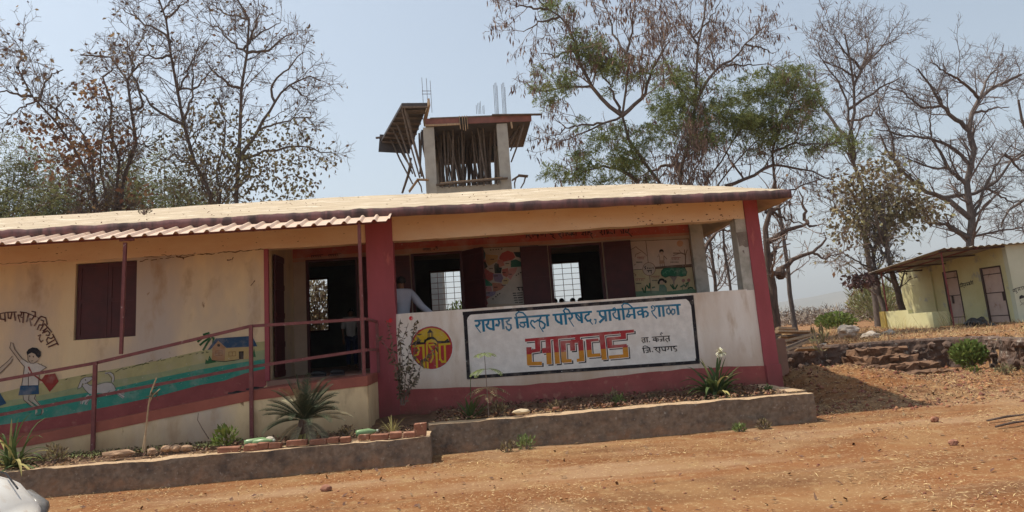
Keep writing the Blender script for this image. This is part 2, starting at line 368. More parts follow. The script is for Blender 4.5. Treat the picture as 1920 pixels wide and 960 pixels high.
# peeled plaster flakes along the beam foot near its right end
pf = Paint(-.012)
for k in range(46):
    x = rnd.choice([rnd.uniform(1215, 1385), rnd.uniform(1190, 1260), rnd.uniform(1330, 1390)]); yb = 411.5-.062*(x-1393)
    y = yb-abs(rnd.gauss(0, 9)) if rnd.random() < .6 else 372-.05*(x-1393)+abs(rnd.gauss(0, 6)); y = min(y, yb-2.2)
    r = rnd.uniform(.7, 2.1); pf.poly([(x+r*rnd.uniform(.6, 1.6)*math.cos(t), y+r*rnd.uniform(.4, .9)*math.sin(t)) for t in np.linspace(0, 5.4, 6)], (.20, .09, .05), .6)
tag(pf.build('plaster_flaking', sch), kind='stuff')
# hairline cracks where wall and beam meet, and lower down
ck = Paint(-.013)
def crack(p0, p1, n, amp, w, seed):
    r_ = random.Random(seed); P = [(p0[0]+(p1[0]-p0[0])*i/n, p0[1]+(p1[1]-p0[1])*i/n+r_.uniform(-amp, amp)) for i in range(n+1)]
    for a, c in zip(P, P[1:]):
        if r_.random() < .86: ck.line([a, c], (.17, .09, .05), w*r_.uniform(.5, 1.4), .4)
crack((0, 495), (125, 488), 22, 1.1, 1.0, 1); crack((262, 489), (500, 466), 44, 1.6, 1.5, 2); crack((270, 483), (400, 474), 20, 3, .7, 3); crack((330, 482), (345, 484), 6, 2.2, 2.2, 4); crack((423, 487), (440, 484), 7, 2.5, 2.0, 5); crack((470, 535), (478, 527), 4, 1, 1.6, 6)
tag(ck.build('cracks', sch), kind='stuff')
# columns
for (x0, x1, y0, y1, z0, z1, m, st) in [(-1.52, -1.09, -.035, .30, .2, 3.81, M_red, .1), (4.775, 5.01, -.03, .26, .2, 3.74, M_red, .1), (4.60, 4.79, .0, .25, 2.2, 3.39, M_grey, .1),
                                  (4.40, 4.65, 1.83, 2.08, 1.3, 3.74, M_grey, .12)]:
    rough_box('column', x0, x1, y0, y1, z0, z1, m, sch, step=st, amp=.006)
# bare cement patches where the paint came off the grey corner column
Paint(-.001).poly([(1380, 436), (1399, 434), (1405, 462), (1398, 464), (1392, 460), (1386, 462), (1383, 448)], (.20, .175, .15), 1).poly([(1391, 470), (1395, 469), (1396, 476)], (.2, .17, .15), 1).build('bare_patch', sch)
# parapet
rough_box('parapet', -1.09, 4.775, 0, .13, .2, 2.215, M_parapet, sch, step=.11, amp=.005)
rough_box('parapet', 4.86, 5.0, .26, 1.95, .2, 2.215, M_parapet, sch, step=.2, amp=.005)
# pink skirting over rubble render at the parapet foot
bm = MB(); n = 120; rows = 8; V = []; Fs = []
for i in range(n):
    x = -1.09+5.865*i/(n-1)
    top = 1.00-.035*math.sin(x*1.3)+.02*noise.noise(Vector((x*3, 1, 1)))-.03*sst(2, 4.8, x)
    for k in range(rows):
        t = k/(rows-1); z = .35+(top-.35)*t
        bl = max(0, 1-abs(t-.35)/.45)*(.028+.035*noise.noise(Vector((x*2.2, z*5, 4))))
        V.append((x, -.006-bl, z))
for i in range(n-1):
    for k in range(rows-1): a = i*rows+k; Fs.append((a, a+rows, a+rows+1, a+1))
meshobj('skirting', V, Fs, M_skirt, sch, smooth=False)
rough_box('skirting', 4.79, 5.035, -.055, .3, .2, .98, M_red, sch, step=.08, amp=.008)
# red trim on the recess jamb
MB().box(-3.135, -3.07, -.02, .05, 1.33, 3.385).build('jamb_trim', M_red, sch)
# verandah floor and plinth
b = MB(); b.box(-3.30, 5.0, .13, 1.9, .3, 1.33); b.box(-3.11, -1.52, -.0, .13, .3, 1.329); b.box(-8, 6, 1.9, 7.4, .3, 1.326); b.build('floor', M_floor, sch)
# back wall of the verandah with three door openings
DO = [(-2.88, -1.92, 3.40), (-.94, .02, 3.39), (1.65, 2.68, 3.38)]
b = MB(); x = -3.11
for (a, c, z) in DO: b.box(x, a, 1.9, 2.1, 1.33, 3.75); b.box(a, c, 1.9, 2.1, z, 3.75); x = c
b.box(x, 4.41, 1.9, 2.1, 1.33, 3.75); b.build('inner_wall', M_inner, sch)
# salmon red band over the doors, lower edge fading in strips of thinner paint
pb = Paint(1.9)
pb.poly([(500, 462), (700, 445), (1292, 408), (1292, 436), (1130, 445), (960, 455), (760, 467), (500, 489)], (.55, .13, .09), 1)
pb.poly([(500, 489), (760, 467), (960, 455), (1130, 445), (1292, 436), (1292, 441), (1130, 451), (960, 462), (760, 476), (500, 496)], (.52, .27, .19), .8)
pb.build('red_band', sch)
# doors: each leaf stands open against the wall or outwards, with rails and planks of its own
def leaf(hx, hy, ang, w, z0, z1, name='door_leaf'):
    a = R(ang); dx, dy = math.cos(a), math.sin(a); nx_, ny_ = -dy, dx; P = np.array((hx, hy, 0.))
    m = MB(); m.obox(P+np.array((dx*w/2, dy*w/2, (z0+z1)/2)), (dx*w/2, dy*w/2, 0), (nx_*.012, ny_*.012, 0), (0, 0, (z1-z0)/2)); o = m.build(name, M_maroon, sch)
    for k in range(5):
        m = MB(); zz = z0+.06+(z1-z0-.12)*k/4; m.obox(P+np.array((dx*w/2, dy*w/2, zz)), (dx*(w/2-.004), dy*(w/2-.004), 0), (nx_*.024, ny_*.024, 0), (0, 0, .045)); m.build('rail', M_maroon, o)
    return o
leaf(.03, 1.9, -52, .60, 1.36, 3.38); leaf(1.63, 1.87, 184, .52, 1.36, 3.38); leaf(2.70, 1.86, -6, .52, 1.36, 3.37)
leaf(-1.90, 1.88, -28, .42, 1.36, 3.38); leaf(-.96, 1.87, 186, .36, 1.36, 3.36); leaf(-3.06, .35, 88, .5, 1.36, 3.34)
for (a, c, z) in DO:
    m = MB()
    for xx in (a, c-.05): m.box(xx, xx+.05, 1.895, 1.98, 1.33, z)
    m.box(a+.05, c-.05, 1.895, 1.98, z-.05, z); m.build('door_frame', M_maroon, sch)
# classroom shell and its rear windows
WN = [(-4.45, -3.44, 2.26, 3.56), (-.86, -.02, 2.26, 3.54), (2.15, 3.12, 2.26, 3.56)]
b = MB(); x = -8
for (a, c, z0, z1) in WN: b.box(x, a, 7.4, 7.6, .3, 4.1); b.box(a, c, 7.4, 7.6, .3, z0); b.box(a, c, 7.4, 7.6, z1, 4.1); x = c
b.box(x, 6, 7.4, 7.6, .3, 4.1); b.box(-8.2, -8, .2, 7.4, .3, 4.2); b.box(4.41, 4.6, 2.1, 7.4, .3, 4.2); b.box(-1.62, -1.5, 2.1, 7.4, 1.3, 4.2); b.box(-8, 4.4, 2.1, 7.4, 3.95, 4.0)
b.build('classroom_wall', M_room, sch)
for (a, c, z0, z1) in WN:
    m = MB(); m.box(a, a+.04, 7.38, 7.46, z0, z1); m.box(c-.04, c, 7.38, 7.46, z0, z1); m.box(a, c, 7.38, 7.46, z1, z1+.04); m.box(a, c, 7.38, 7.46, z0-.04, z0); w_ = m.build('window_frame', M_maroon, sch)
    for k in range(1, 9): MB().box(a+.04, c-.04, 7.40, 7.412, z0+(z1-z0)*k/9-.006, z0+(z1-z0)*k/9+.006).build('bar', M_steel, w_)
    for k in range(1, 4): MB().box(a+(c-a)*k/4-.007, a+(c-a)*k/4+.007, 7.413, 7.425, z0, z1).build('bar', M_steel, w_)
# closed window shutter, two leaves of boards
sh = tag(MB().box(WX0+.01, WX1-.01, .055, .075, WZ0+.005, WZ1-.005).build('window_shutter', M_maroon, sch), 'closed maroon window shutter')
for k in range(2):
    a = WX0+.015+k*.463; c = a+.457; m = MB()
    for (x0, x1, z0, z1) in [(a, a+.06, WZ0+.01, WZ1-.01), (c-.06, c, WZ0+.01, WZ1-.01), (a+.06, c-.06, WZ0+.01, WZ0+.07), (a+.06, c-.06, WZ1-.07, WZ1-.01), (a+.06, c-.06, 2.72, 2.78)]: m.box(x0, x1, .043, .055, z0, z1)
    m.build('stile', M_maroon, sh)
# roof slab
def roofz(x, y):
    ze = 3.84-.0155*np.clip(x+1.5, 0, 8)-.0
    zf = ze+(y+.6)*.262; zb = ze+(8.2-y)*.225; zr = ze+(5.36-x)*.62
    z = np.minimum(np.minimum(zf, zb), zr); z = z-.05*np.exp(-((z-4.85)/.12)**2)
    return z+.05*(vnoise(x, y, .45, 21)-.5)*sst(-.6, .6, y)+.015*(vnoise(x, y, 2.5, 22)-.5)
rx = np.unique(np.concatenate((np.linspace(-10.5, 5.36, 190), ))); ry = np.concatenate((np.linspace(-.6, 3.6, 46), np.linspace(3.75, 8.2, 22)))
RX, RY = np.meshgrid(rx, ry, indexing='ij'); RZ = roofz(RX, RY); a_, b_ = RX.shape
top = np.stack((RX, RY, RZ), -1); bot = top.copy(); bot[..., 2] -= .145
jit = NR.uniform(-.012, .012, RX.shape); top[:, 0, 1] += .02*(vnoise(rx, rx*0, 5, 31)-.5)+jit[:, 0]; top[:, 0, 2] += jit[:, 1]*.8; bot[:, 0, 2] += .010*(vnoise(rx, rx*0, 3, 33)-.5)
V = np.concatenate((top.reshape(-1, 3), bot.reshape(-1, 3))); I = np.arange(a_*b_).reshape(a_, b_); J = I+a_*b_
q1 = np.stack((I[:-1, :-1], I[1:, :-1], I[1:, 1:], I[:-1, 1:]), -1).reshape(-1, 4); q2 = np.stack((J[:-1, :-1], J[:-1, 1:], J[1:, 1:], J[1:, :-1]), -1).reshape(-1, 4)
e1 = np.stack((J[:-1, 0], J[1:, 0], I[1:, 0], I[:-1, 0]), -1); e2 = np.stack((I[:-1, -1], I[1:, -1], J[1:, -1], J[:-1, -1]), -1)
e3 = np.stack((J[-1, :-1], J[-1, 1:], I[-1, 1:], I[-1, :-1]), -1); e4 = np.stack((I[0, :-1], I[0, 1:], J[0, 1:], J[0, :-1]), -1)
Q = np.concatenate((q1, q2, e1, e2, e3, e4)); mi = np.concatenate((np.zeros(len(q1)), np.ones(len(q2)), np.full(len(e1)+len(e2)+len(e3)+len(e4), 2)))
meshobj('roof', V, Q, [M_roof, M_soffit, M_fascia], sch, mi)
# sign-written name board on the parapet
WHITE, BLACK, BLUE = (.82, .79, .74), (.022, .02, .024), (.02, .19, .33)
pn = Paint(-.004, 860, 540, .25)
pn.poly([(45, 190), (1750, 66), (1800, 556), (68, 676)], WHITE, .8)
for pts, w in (([(30, 192), (1762, 66)], 25), ([(1748, 58), (1797, 566)], 26), ([(64, 671), (1808, 555)], 25), ([(46, 180), (76, 684)], 27)): pn.line(pts, BLACK, w, 1)
pn.poly([(50, 196), (120, 192), (85, 203), (68, 222), (60, 250)], BLACK, 1.3).poly([(1745, 72), (1670, 76), (1705, 83), (1726, 100), (1745, 140)], BLACK, 1.3)
pn.poly([(1760, 560), (1775, 545), (1775, 525), (1800, 560)], BLACK, 1.3)
pn.build('board_border', sch)
pn = Paint(-.004)
pn.fr(880, 560, .1198)
A_ = [([(80, 349), (665, 303)], 31), ([(150, 355), (162, 390), (130, 428), (92, 418)], 32), ([(92, 415), (130, 470), (180, 535)], 15), ([(213, 345), (228, 517)], 40), ([(300, 345), (292, 395), (266, 408), (282, 445), (320, 470), (378, 480)], 32), ([(370, 335), (380, 500)], 38),
 ([(452, 330), (470, 375), (452, 422), (420, 418), (428, 392)], 31), ([(516, 325), (535, 480)], 38), ([(622, 315), (620, 342), (582, 360), (600, 398), (648, 412), (655, 462), (622, 498), (585, 472), (572, 432)], 26),
 ([(703, 300), (1258, 258)], 31), ([(737, 300), (760, 468)], 40), ([(742, 295), (728, 245), (770, 208), (840, 222), (892, 278)], 24), ([(788, 379), (905, 366)], 28), ([(852, 380), (870, 415), (848, 448), (805, 434), (784, 396)], 22), ([(900, 280), (920, 457)], 38),
 ([(1030, 468), (985, 430), (958, 385), (972, 345), (1000, 345), (1020, 368), (1052, 350), (1080, 330)], 24), ([(1120, 270), (1112, 308), (1085, 345), (1135, 362), (1185, 402), (1175, 455), (1140, 468)], 28), ([(1098, 365), (1098, 430), (1158, 522)], 16), ([(1213, 262), (1230, 434)], 40),
 ([(1300, 256), (1918, 204)], 31), ([(1345, 255), (1355, 330), (1392, 368), (1442, 380)], 32), ([(1428, 250), (1445, 410)], 38), ([(1500, 245), (1515, 407)], 38), ([(1505, 240), (1473, 190), (1502, 155), (1550, 175), (1583, 232)], 24), ([(1602, 235), (1610, 288), (1582, 318), (1550, 300)], 30), ([(1550, 300), (1590, 370), (1635, 437)], 15),
 ([(1665, 225), (1675, 290), (1710, 333), (1757, 345)], 30), ([(1685, 245), (1750, 320)], 20), ([(1748, 220), (1763, 382)], 38), ([(1872, 215), (1870, 245), (1825, 262), (1810, 305), (1850, 350), (1892, 342), (1900, 318)], 28), ([(1885, 350), (1930, 405)], 16)]
for p, w in A_: pn.line(p, BLUE, w, 1.6)
pn.fr(1100, 550, .11458)
B_ = [([(118, 428), (150, 428), (152, 468), (140, 502)], 20), ([(160, 296), (480, 268)], 31), ([(487, 268), (998, 226)], 31), ([(210, 290), (215, 350), (250, 385), (305, 388)], 32), ([(300, 285), (318, 460)], 38), ([(300, 392), (207, 480)], 38), ([(370, 280), (388, 452)], 40),
 ([(462, 268), (448, 284), (428, 272), (432, 246), (458, 238), (478, 268), (462, 318), (425, 326)], 18), ([(425, 326), (448, 384), (482, 410), (535, 402)], 24), ([(515, 265), (538, 442)], 38), ([(590, 260), (610, 434)], 38), ([(592, 255), (575, 200), (612, 166), (680, 176), (752, 238)], 23),
 ([(680, 250), (690, 300), (665, 350), (652, 380), (690, 388), (718, 352)], 26), ([(665, 352), (780, 345)], 22), ([(768, 245), (786, 417)], 38), ([(905, 235), (930, 402)], 38), ([(915, 292), (870, 290), (832, 308), (850, 350), (890, 345), (922, 312)], 26), ([(922, 312), (965, 292), (1003, 322), (1000, 362), (962, 388)], 28),
 ([(1085, 238), (1066, 244), (1054, 222), (1074, 203), (1104, 212), (1118, 248), (1100, 284), (1056, 292)], 19), ([(1060, 292), (1090, 350), (1150, 412)], 18), ([(1120, 213), (1538, 186)], 31), ([(1178, 205), (1196, 384)], 38), ([(1245, 200), (1262, 382)], 38), ([(1340, 195), (1345, 245)], 26),
 ([(1345, 240), (1308, 262), (1312, 318), (1345, 342), (1382, 300), (1402, 258), (1437, 268), (1442, 320), (1410, 348), (1380, 315), (1345, 242)], 24), ([(1480, 190), (1500, 354)], 40)]
for p, w in B_: pn.line(p, BLUE, w, 1.6)
pn.build('board_lettering', sch); pn = Paint(-.004)
pn.fr(1190, 610, .0729)
D_ = [([(165, 326), (355, 313)], 24), ([(250, 325), (265, 442)], 30), ([(260, 365), (190, 375), (185, 400), (238, 458)], 20), ([(312, 320), (325, 437)], 30), ([(368, 422), (395, 420)], 26), ([(440, 306), (902, 274)], 24), ([(540, 300), (560, 427)], 30), ([(545, 350), (482, 345), (474, 385), (540, 390)], 20), ([(552, 352), (600, 345), (606, 392), (580, 407)], 22),
 ([(640, 362), (742, 350)], 18), ([(685, 358), (702, 398), (652, 407)], 22), ([(738, 290), (750, 412)], 30), ([(690, 258), (660, 228), (680, 192), (718, 208)], 22), ([(872, 340), (805, 345), (790, 370), (852, 432)], 20), ([(872, 280), (890, 407)], 30),
 ([(185, 592), (395, 576)], 24), ([(220, 590), (245, 717)], 30), ([(218, 590), (215, 548), (260, 527), (330, 545), (357, 576)], 18), ([(275, 640), (388, 630)], 18), ([(332, 640), (352, 688), (292, 702)], 22), ([(378, 575), (400, 692)], 30), ([(443, 672), (470, 670)], 26),
 ([(480, 571), (1088, 534)], 24), ([(560, 565), (566, 600), (520, 618)], 24), ([(520, 615), (655, 717)], 18), ([(625, 560), (650, 677)], 28), ([(690, 560), (700, 598), (720, 640), (782, 645)], 22), ([(778, 550), (795, 667)], 28), ([(860, 550), (872, 606), (835, 627)], 22), ([(933, 545), (950, 662)], 28), ([(1040, 540), (1000, 568), (1012, 602), (1070, 612), (1080, 655), (1030, 668)], 22)]
for p, w in D_: pn.line(p, BLACK, w*1.05, 1.6)
pn.build('board_lettering', sch)
pc = Paint(-.004, 970, 600, .1198)
C_ = [([(120, 318), (1825, 172)], 50), ([(315, 300), (322, 470)], 86), ([(180, 425), (192, 700)], 84), ([(160, 684), (385, 680)], 60), ([(200, 492), (355, 468)], 58), ([(478, 290), (500, 692)], 82), ([(388, 482), (480, 472)], 84), ([(598, 280), (630, 684)], 80), ([(713, 330), (735, 660)], 84), ([(672, 352), (850, 338)], 48), ([(858, 325), (868, 480)], 80), ([(838, 335), (1010, 330)], 56), ([(985, 310), (1012, 640)], 84), ([(705, 645), (850, 635)], 55), ([(930, 632), (1050, 620)], 52), ([(935, 240), (950, 330)], 84), ([(1112, 310), (1132, 570)], 82), ([(1075, 325), (1270, 308)], 46), ([(1095, 560), (1300, 545)], 54), ([(1320, 220), (1362, 622)], 84), ([(1655, 190), (1662, 290)], 84), ([(1400, 298), (1700, 272)], 52), ([(1435, 290), (1452, 428)], 84), ([(1412, 422), (1712, 398)], 50), ([(1685, 400), (1700, 580)], 86), ([(1432, 584), (1738, 556)], 56)]
for p, w in C_: pc.line(p, BLACK, w, .9, off=(27, 23))
for p, w in C_: pc.line(p, WHITE, w+9, 1.15, off=(5, 5))
for p, w in C_: pc.line(p, (.42, .045, .05), w-3, 1.4, split=(140, 540, 1740, 425, (.62, .27, .035)))
pc.build('board_title', sch)
# round emblem
pe = Paint(-.004, 750, 600, .10417); YE, RE = (.62, .42, .03), (.42, .04, .045)
pe.disc((568, 498), 396, 402, WHITE, .8).disc((568, 498), 378, 387, RE, 1)
pe.poly([(232, 400)]+[(568+345*math.cos(t), 498+355*math.sin(t)) for t in np.linspace(math.pi*1.10, math.pi*1.92, 22)]+[(900, 395), (700, 400), (450, 410)], YE, 1.25)
pe.poly([(218, 450), (232, 410), (290, 375), (320, 350), (335, 320), (350, 365), (368, 400), (430, 400), (440, 350), (470, 345), (500, 310), (600, 300), (640, 330), (680, 375), (800, 378), (835, 355), (850, 335), (880, 355), (905, 410), (690, 420), (640, 372), (560, 345), (480, 375), (450, 430)], BLACK, 1.5)
pe.poly([(488, 235), (510, 200), (540, 160), (575, 200), (602, 225)], BLACK, 1.5)
for x in (505, 527, 568, 590): pe.line([(x, 230), (x, 305)], BLACK, 12, 1.6)
for p, w in [([(225, 475), (440, 455)], 36), ([(320, 480), (345, 540), (320, 620), (245, 650)], 32), ([(245, 645), (300, 700), (350, 770)], 26), ([(418, 470), (440, 872)], 42), ([(500, 878), (482, 460), (500, 400), (560, 362), (620, 375), (655, 430)], 36), ([(510, 455), (665, 435)], 32), ([(525, 470), (590, 560), (590, 680), (545, 770)], 32), ([(650, 470), (668, 862)], 38), ([(690, 445), (908, 425)], 36), ([(712, 455), (722, 700), (760, 755), (815, 745)], 36), ([(805, 440), (815, 770)], 36)]: pe.line(p, YE, w, 1.8)
pe.build('emblem', sch)

# playground mural on the left wall
pm = Paint(-.003)
pm.poly([(-60, 740), (0, 737), (60, 722), (125, 709), (225, 690), (300, 675), (375, 658), (450, 645), (497, 640), (499, 692), (420, 710), (180, 762), (-60, 800)], (.46, .42, .20), .6)
pm.poly([(-60, 760), (60, 745), (180, 718), (300, 698), (400, 676), (499, 655), (499, 692), (180, 762), (-60, 800)], (.33, .38, .20), .9)
pm.poly([(-60, 772), (0, 765), (60, 754), (130, 741), (180, 734), (230, 724), (300, 708), (380, 692), (450, 680), (499, 673), (499, 691), (460, 700), (420, 714), (375, 722), (300, 742), (240, 755), (174, 768), (112, 780), (75, 786), (0, 797), (-60, 806)], (.05, .30, .22), 1.2)
pm.poly([(-60, 806), (0, 797), (75, 786), (112, 780), (174, 768), (240, 755), (300, 742), (375, 722), (420, 714), (460, 700), (499, 691), (500, 722), (465, 745), (260, 800), (75, 840), (-60, 860)], M_skirt, 1.2)
pm.fr(360, 610, .10417)
for p in [[(330, 200), (300, 140), (200, 170)], [(330, 200), (230, 190), (100, 300)], [(330, 220), (220, 290), (140, 360)], [(340, 230), (270, 330), (200, 450)], [(350, 215), (390, 230), (380, 330)]]: pm.line(p, (.03, .11, .04), 36, 1.5)
pm.poly([(235, 700), (250, 610), (285, 640), (315, 545), (360, 620), (450, 660), (300, 690)], (.035, .13, .05), 1.4).poly([(1085, 570), (1120, 410), (1150, 570)], (.04, .14, .06), 1.4)
pm.poly([(470, 280), (605, 400), (590, 640), (360, 625), (370, 405)], (.40, .22, .11), 1.8).poly([(605, 400), (1080, 380), (1080, 600), (590, 640)], (.50, .36, .15), 1.8)
pm.poly([(435, 235), (1085, 190), (1180, 378), (620, 407), (475, 275), (330, 440), (285, 437)], (.035, .08, .15), 2.0).poly([(845, 470), (932, 465), (930, 607), (850, 612)], (.03, .02, .015), 2.1).disc((482, 360), 27, 27, (.03, .02, .02), 2.1, 12)
for p in [[(430, 460), (548, 455), (545, 540), (432, 545), (430, 460)], [(488, 458), (488, 542)], [(430, 500), (546, 498)], [(665, 480), (790, 475), (790, 550), (665, 553), (665, 480)], [(728, 478), (728, 552)]]: pm.line(p, (.16, .07, .03), 7, 2.1)
pm.line([(360, 630), (470, 645), (590, 652), (850, 615)], (.03, .03, .02), 12, 2.1)
pm.fr(120, 660, .1354); DG = (.52, .50, .46); DL = (.07, .06, .05)
pm.poly([(470, 455), (540, 435), (600, 422), (665, 428), (700, 465), (718, 515), (690, 560), (620, 600), (580, 575), (470, 565), (400, 590), (340, 570), (255, 470), (290, 438), (330, 440), (400, 468)], DG, 1.5).poly([(240, 385), (290, 350), (385, 343), (402, 372), (350, 412), (290, 442), (250, 435)], DG, 1.55).poly([(240, 390), (215, 440), (190, 512), (240, 490), (265, 430)], DG, 1.7)
for p in [[(350, 600), (250, 690), (245, 720)], [(400, 600), (310, 690), (305, 728)], [(730, 560), (830, 630)], [(740, 530), (790, 565), (840, 568)]]: pm.line(p, DG, 40, 1.45)
pm.line([(680, 420), (690, 350), (640, 285), (570, 298)], DG, 26, 1.45)
for p in [[(240, 385), (290, 350), (385, 343), (402, 372), (350, 412), (290, 442)], [(240, 385), (215, 440), (190, 512), (240, 490), (265, 430)], [(320, 430), (360, 462), (410, 468), (540, 430), (600, 420), (665, 428), (700, 465), (718, 515)], [(660, 420), (660, 360), (610, 300), (570, 298), (640, 278), (690, 300), (700, 370), (690, 415)], [(255, 470), (300, 530), (345, 575)], [(580, 572), (600, 600), (700, 585), (750, 585), (830, 638)], [(340, 610), (240, 685), (245, 722)], [(400, 615), (320, 700), (305, 730)], [(760, 530), (800, 585), (845, 565)]]: pm.line(p, DL, 7, 1.9)
pm.disc((300, 387), 10, 10, DL, 2, 8).disc((387, 340), 12, 9, DL, 2, 8)
for p in [[(715, 278), (800, 225), (825, 222)], [(815, 245), (880, 222)], [(900, 215), (920, 210)], [(940, 212), (1030, 178), (1055, 178)], [(1085, 180), (1130, 158), (1180, 160)], [(470, 275), (580, 262)], [(235, 335), (310, 318)], [(20, 388), (50, 368)]]: pm.line(p, (.06, .08, .03), 9, 1.6)
pm.fr(0, 0, 1)
for k in range(60):
    x = rnd.uniform(0, 495); yb = 772-.188*x+rnd.uniform(-2, 12)
    pm.line([(x, yb), (x+rnd.uniform(2, 9), yb-rnd.uniform(0, 4))], (.02, .14, .09), .8, 1.6)
for k in range(26):
    x = rnd.uniform(260, 430); yb = 690-.185*(x-225)+rnd.uniform(-2, 1.5); pm.line([(x, yb), (x+rnd.uniform(2, 6), yb-rnd.uniform(0.5, 2.5))], (.07, .10, .03), 1.0, 1.6)
pm.fr(0, 580, .25); SK = (.52, .42, .31); LN = (.09, .055, .04)
pm.poly([(210, 335), (212, 380), (230, 403), (255, 405), (285, 385), (300, 362), (290, 320), (230, 315)], SK, 1.5)
pm.poly([(150, 390), (185, 430), (165, 570), (290, 570), (285, 500), (300, 470), (350, 435), (285, 405), (215, 400), (170, 372)], (.62, .57, .49), 1.5)
pm.poly([(85, 245), (75, 290), (105, 330), (150, 390), (170, 372), (112, 300), (98, 252)], SK, 1.4)
pm.poly([(200, 320), (215, 300), (245, 285), (280, 290), (308, 318), (308, 350), (292, 365), (275, 352), (265, 335), (240, 325), (205, 342)], (.02, .02, .025), 1.9)
pm.poly([(155, 572), (290, 568), (295, 635), (140, 645)], (.03, .09, .17), 1.9).poly([(310, 530), (340, 490), (415, 480), (442, 540), (375, 620)], (.30, .045, .035), 2.0).line([(215, 430), (240, 480), (315, 535)], (.30, .045, .035), 12, 2.1)
for x0 in (175, 222): pm.poly([(x0, 645), (x0+5, 680), (x0+60, 722), (x0+92, 745), (x0+90, 790), (x0+108, 770), (x0+100, 735), (x0+48, 675), (x0+50, 642)], (.50, .45, .35), 1.35)
pm.poly([(-40, 610), (0, 625), (50, 705), (0, 725), (-40, 730)], (.03, .09, .17), 1.9).poly([(-30, 465), (0, 440), (60, 390), (95, 348), (98, 372), (80, 402), (0, 482), (-30, 495)], SK, 1.4)
for p in [[(85, 245), (75, 290), (105, 330), (150, 390), (185, 430), (165, 570)], [(98, 252), (112, 300), (170, 372), (215, 400)], [(285, 405), (350, 435), (300, 470), (290, 570)], [(210, 335), (212, 380), (230, 403), (255, 405), (285, 385)], [(175, 645), (180, 680), (235, 725)], [(220, 645), (215, 680), (265, 720)], [(270, 640), (260, 670), (320, 740), (310, 790), (270, 797)], [(0, 440), (60, 390), (95, 350)], [(0, 482), (80, 402), (97, 372)], [(215, 580), (215, 470)], [(235, 388), (250, 385)]]: pm.line(p, LN, 5, 2.1)
pm.disc((225, 352), 5, 7, LN, 2.1, 8).disc((252, 355), 5, 7, LN, 2.1, 8)
pm.fr(0, 560, .125); BR = (.10, .035, .03)
for p, w in [([(-30, 232), (100, 205), (255, 200)], 17), ([(5, 225), (15, 305), (70, 312)], 20), ([(72, 210), (82, 345)], 22), ([(122, 210), (128, 290), (162, 298), (182, 210)], 20), ([(215, 205), (235, 332)], 22), ([(300, 198), (400, 212), (548, 275)], 17), ([(330, 208), (318, 250), (268, 245)], 18), ([(270, 245), (305, 355)], 14), ([(358, 212), (346, 365)], 20), ([(300, 268), (352, 292)], 14), ([(430, 232), (400, 352)], 22), ([(512, 268), (482, 310), (445, 298)], 18), ([(446, 298), (472, 412)], 14), ([(475, 190), (532, 200), (530, 262)], 18),
 ([(565, 285), (600, 300)], 16), ([(582, 295), (620, 265), (690, 288), (712, 392)], 18), ([(590, 290), (515, 412)], 20), ([(612, 318), (658, 335), (640, 398), (592, 392), (560, 467)], 17), ([(662, 380), (602, 482)], 19), ([(668, 372), (782, 505)], 18), ([(715, 425), (638, 522)], 19), ([(690, 450), (650, 478), (672, 505), (715, 480), (752, 515), (735, 552), (690, 545)], 18), ([(572, 560), (612, 540), (590, 600), (618, 652), (648, 622)], 14), ([(790, 528), (880, 698)], 18), ([(805, 570), (770, 600), (722, 580), (700, 622), (718, 662)], 17), ([(835, 608), (698, 692)], 18), ([(862, 668), (722, 728)], 20)]: pm.line(p, BR, w, 2.0)
pm.build('playground_mural', sch)

# map mural and seasons mural on the verandah back wall
pp = Paint(1.895, 880, 450, .125); G_ = (.03, .13, .09)
pp.poly([(60, 128), (1035, 80), (1035, 960), (60, 960)], (.50, .44, .37), .8)
for pts, col in [([(150, 160), (220, 155), (245, 210), (230, 290), (150, 290)], (.05, .10, .11)), ([(240, 215), (430, 230), (420, 320), (330, 370), (290, 390), (250, 330)], (.50, .33, .16)), ([(150, 295), (240, 290), (255, 340), (150, 325)], (.42, .12, .12)), ([(490, 195), (575, 160), (660, 190), (690, 260), (640, 300), (500, 330), (440, 270)], (.42, .09, .08)), ([(430, 290), (500, 300), (530, 380), (450, 410), (415, 340)], (.50, .20, .16)), ([(660, 180), (770, 180), (770, 270), (700, 250)], (.03, .05, .05)), ([(620, 310), (700, 290), (780, 330), (780, 400), (620, 410)], G_), ([(150, 330), (240, 320), (275, 400), (240, 430), (190, 480), (150, 460)], (.02, .03, .03)), ([(370, 380), (395, 345), (440, 360), (445, 410), (490, 415), (475, 500), (380, 500)], (.02, .035, .03)), ([(160, 480), (240, 425), (300, 470), (370, 500), (350, 600), (300, 620), (220, 570)], (.40, .11, .10)), ([(160, 520), (230, 570), (345, 660), (340, 690), (170, 690)], (.03, .20, .12)), ([(350, 510), (480, 505), (510, 570), (480, 640), (380, 620)], (.22, .17, .26)), ([(490, 440), (580, 420), (600, 520), (560, 560), (500, 530)], (.42, .14, .11)), ([(600, 430), (720, 410), (700, 480), (650, 540), (620, 600), (580, 560)], (.50, .22, .20)), ([(490, 600), (560, 560), (600, 600), (570, 660), (500, 665)], (.52, .40, .22)), ([(180, 695), (330, 695), (340, 770), (200, 780)], (.46, .22, .22)), ([(340, 640), (480, 650), (520, 700), (470, 750), (360, 780)], (.46, .20, .13)), ([(200, 785), (400, 770), (380, 820), (330, 850), (220, 830)], (.26, .22, .32)), ([(200, 830), (320, 850), (260, 890), (285, 960), (210, 960)], (.42, .12, .12)), ([(530, 400), (600, 340), (610, 390)], (.55, .45, .30))]: pp.poly(pts, col, 1.1)
for x, y in [(320, 150), (360, 145), (402, 142), (438, 140), (485, 135), (355, 885), (398, 850), (425, 825), (455, 805), (705, 530), (735, 510), (770, 490)]: pp.line([(x-10, y), (x+10, y-2)], BLACK, 18, 1.6)
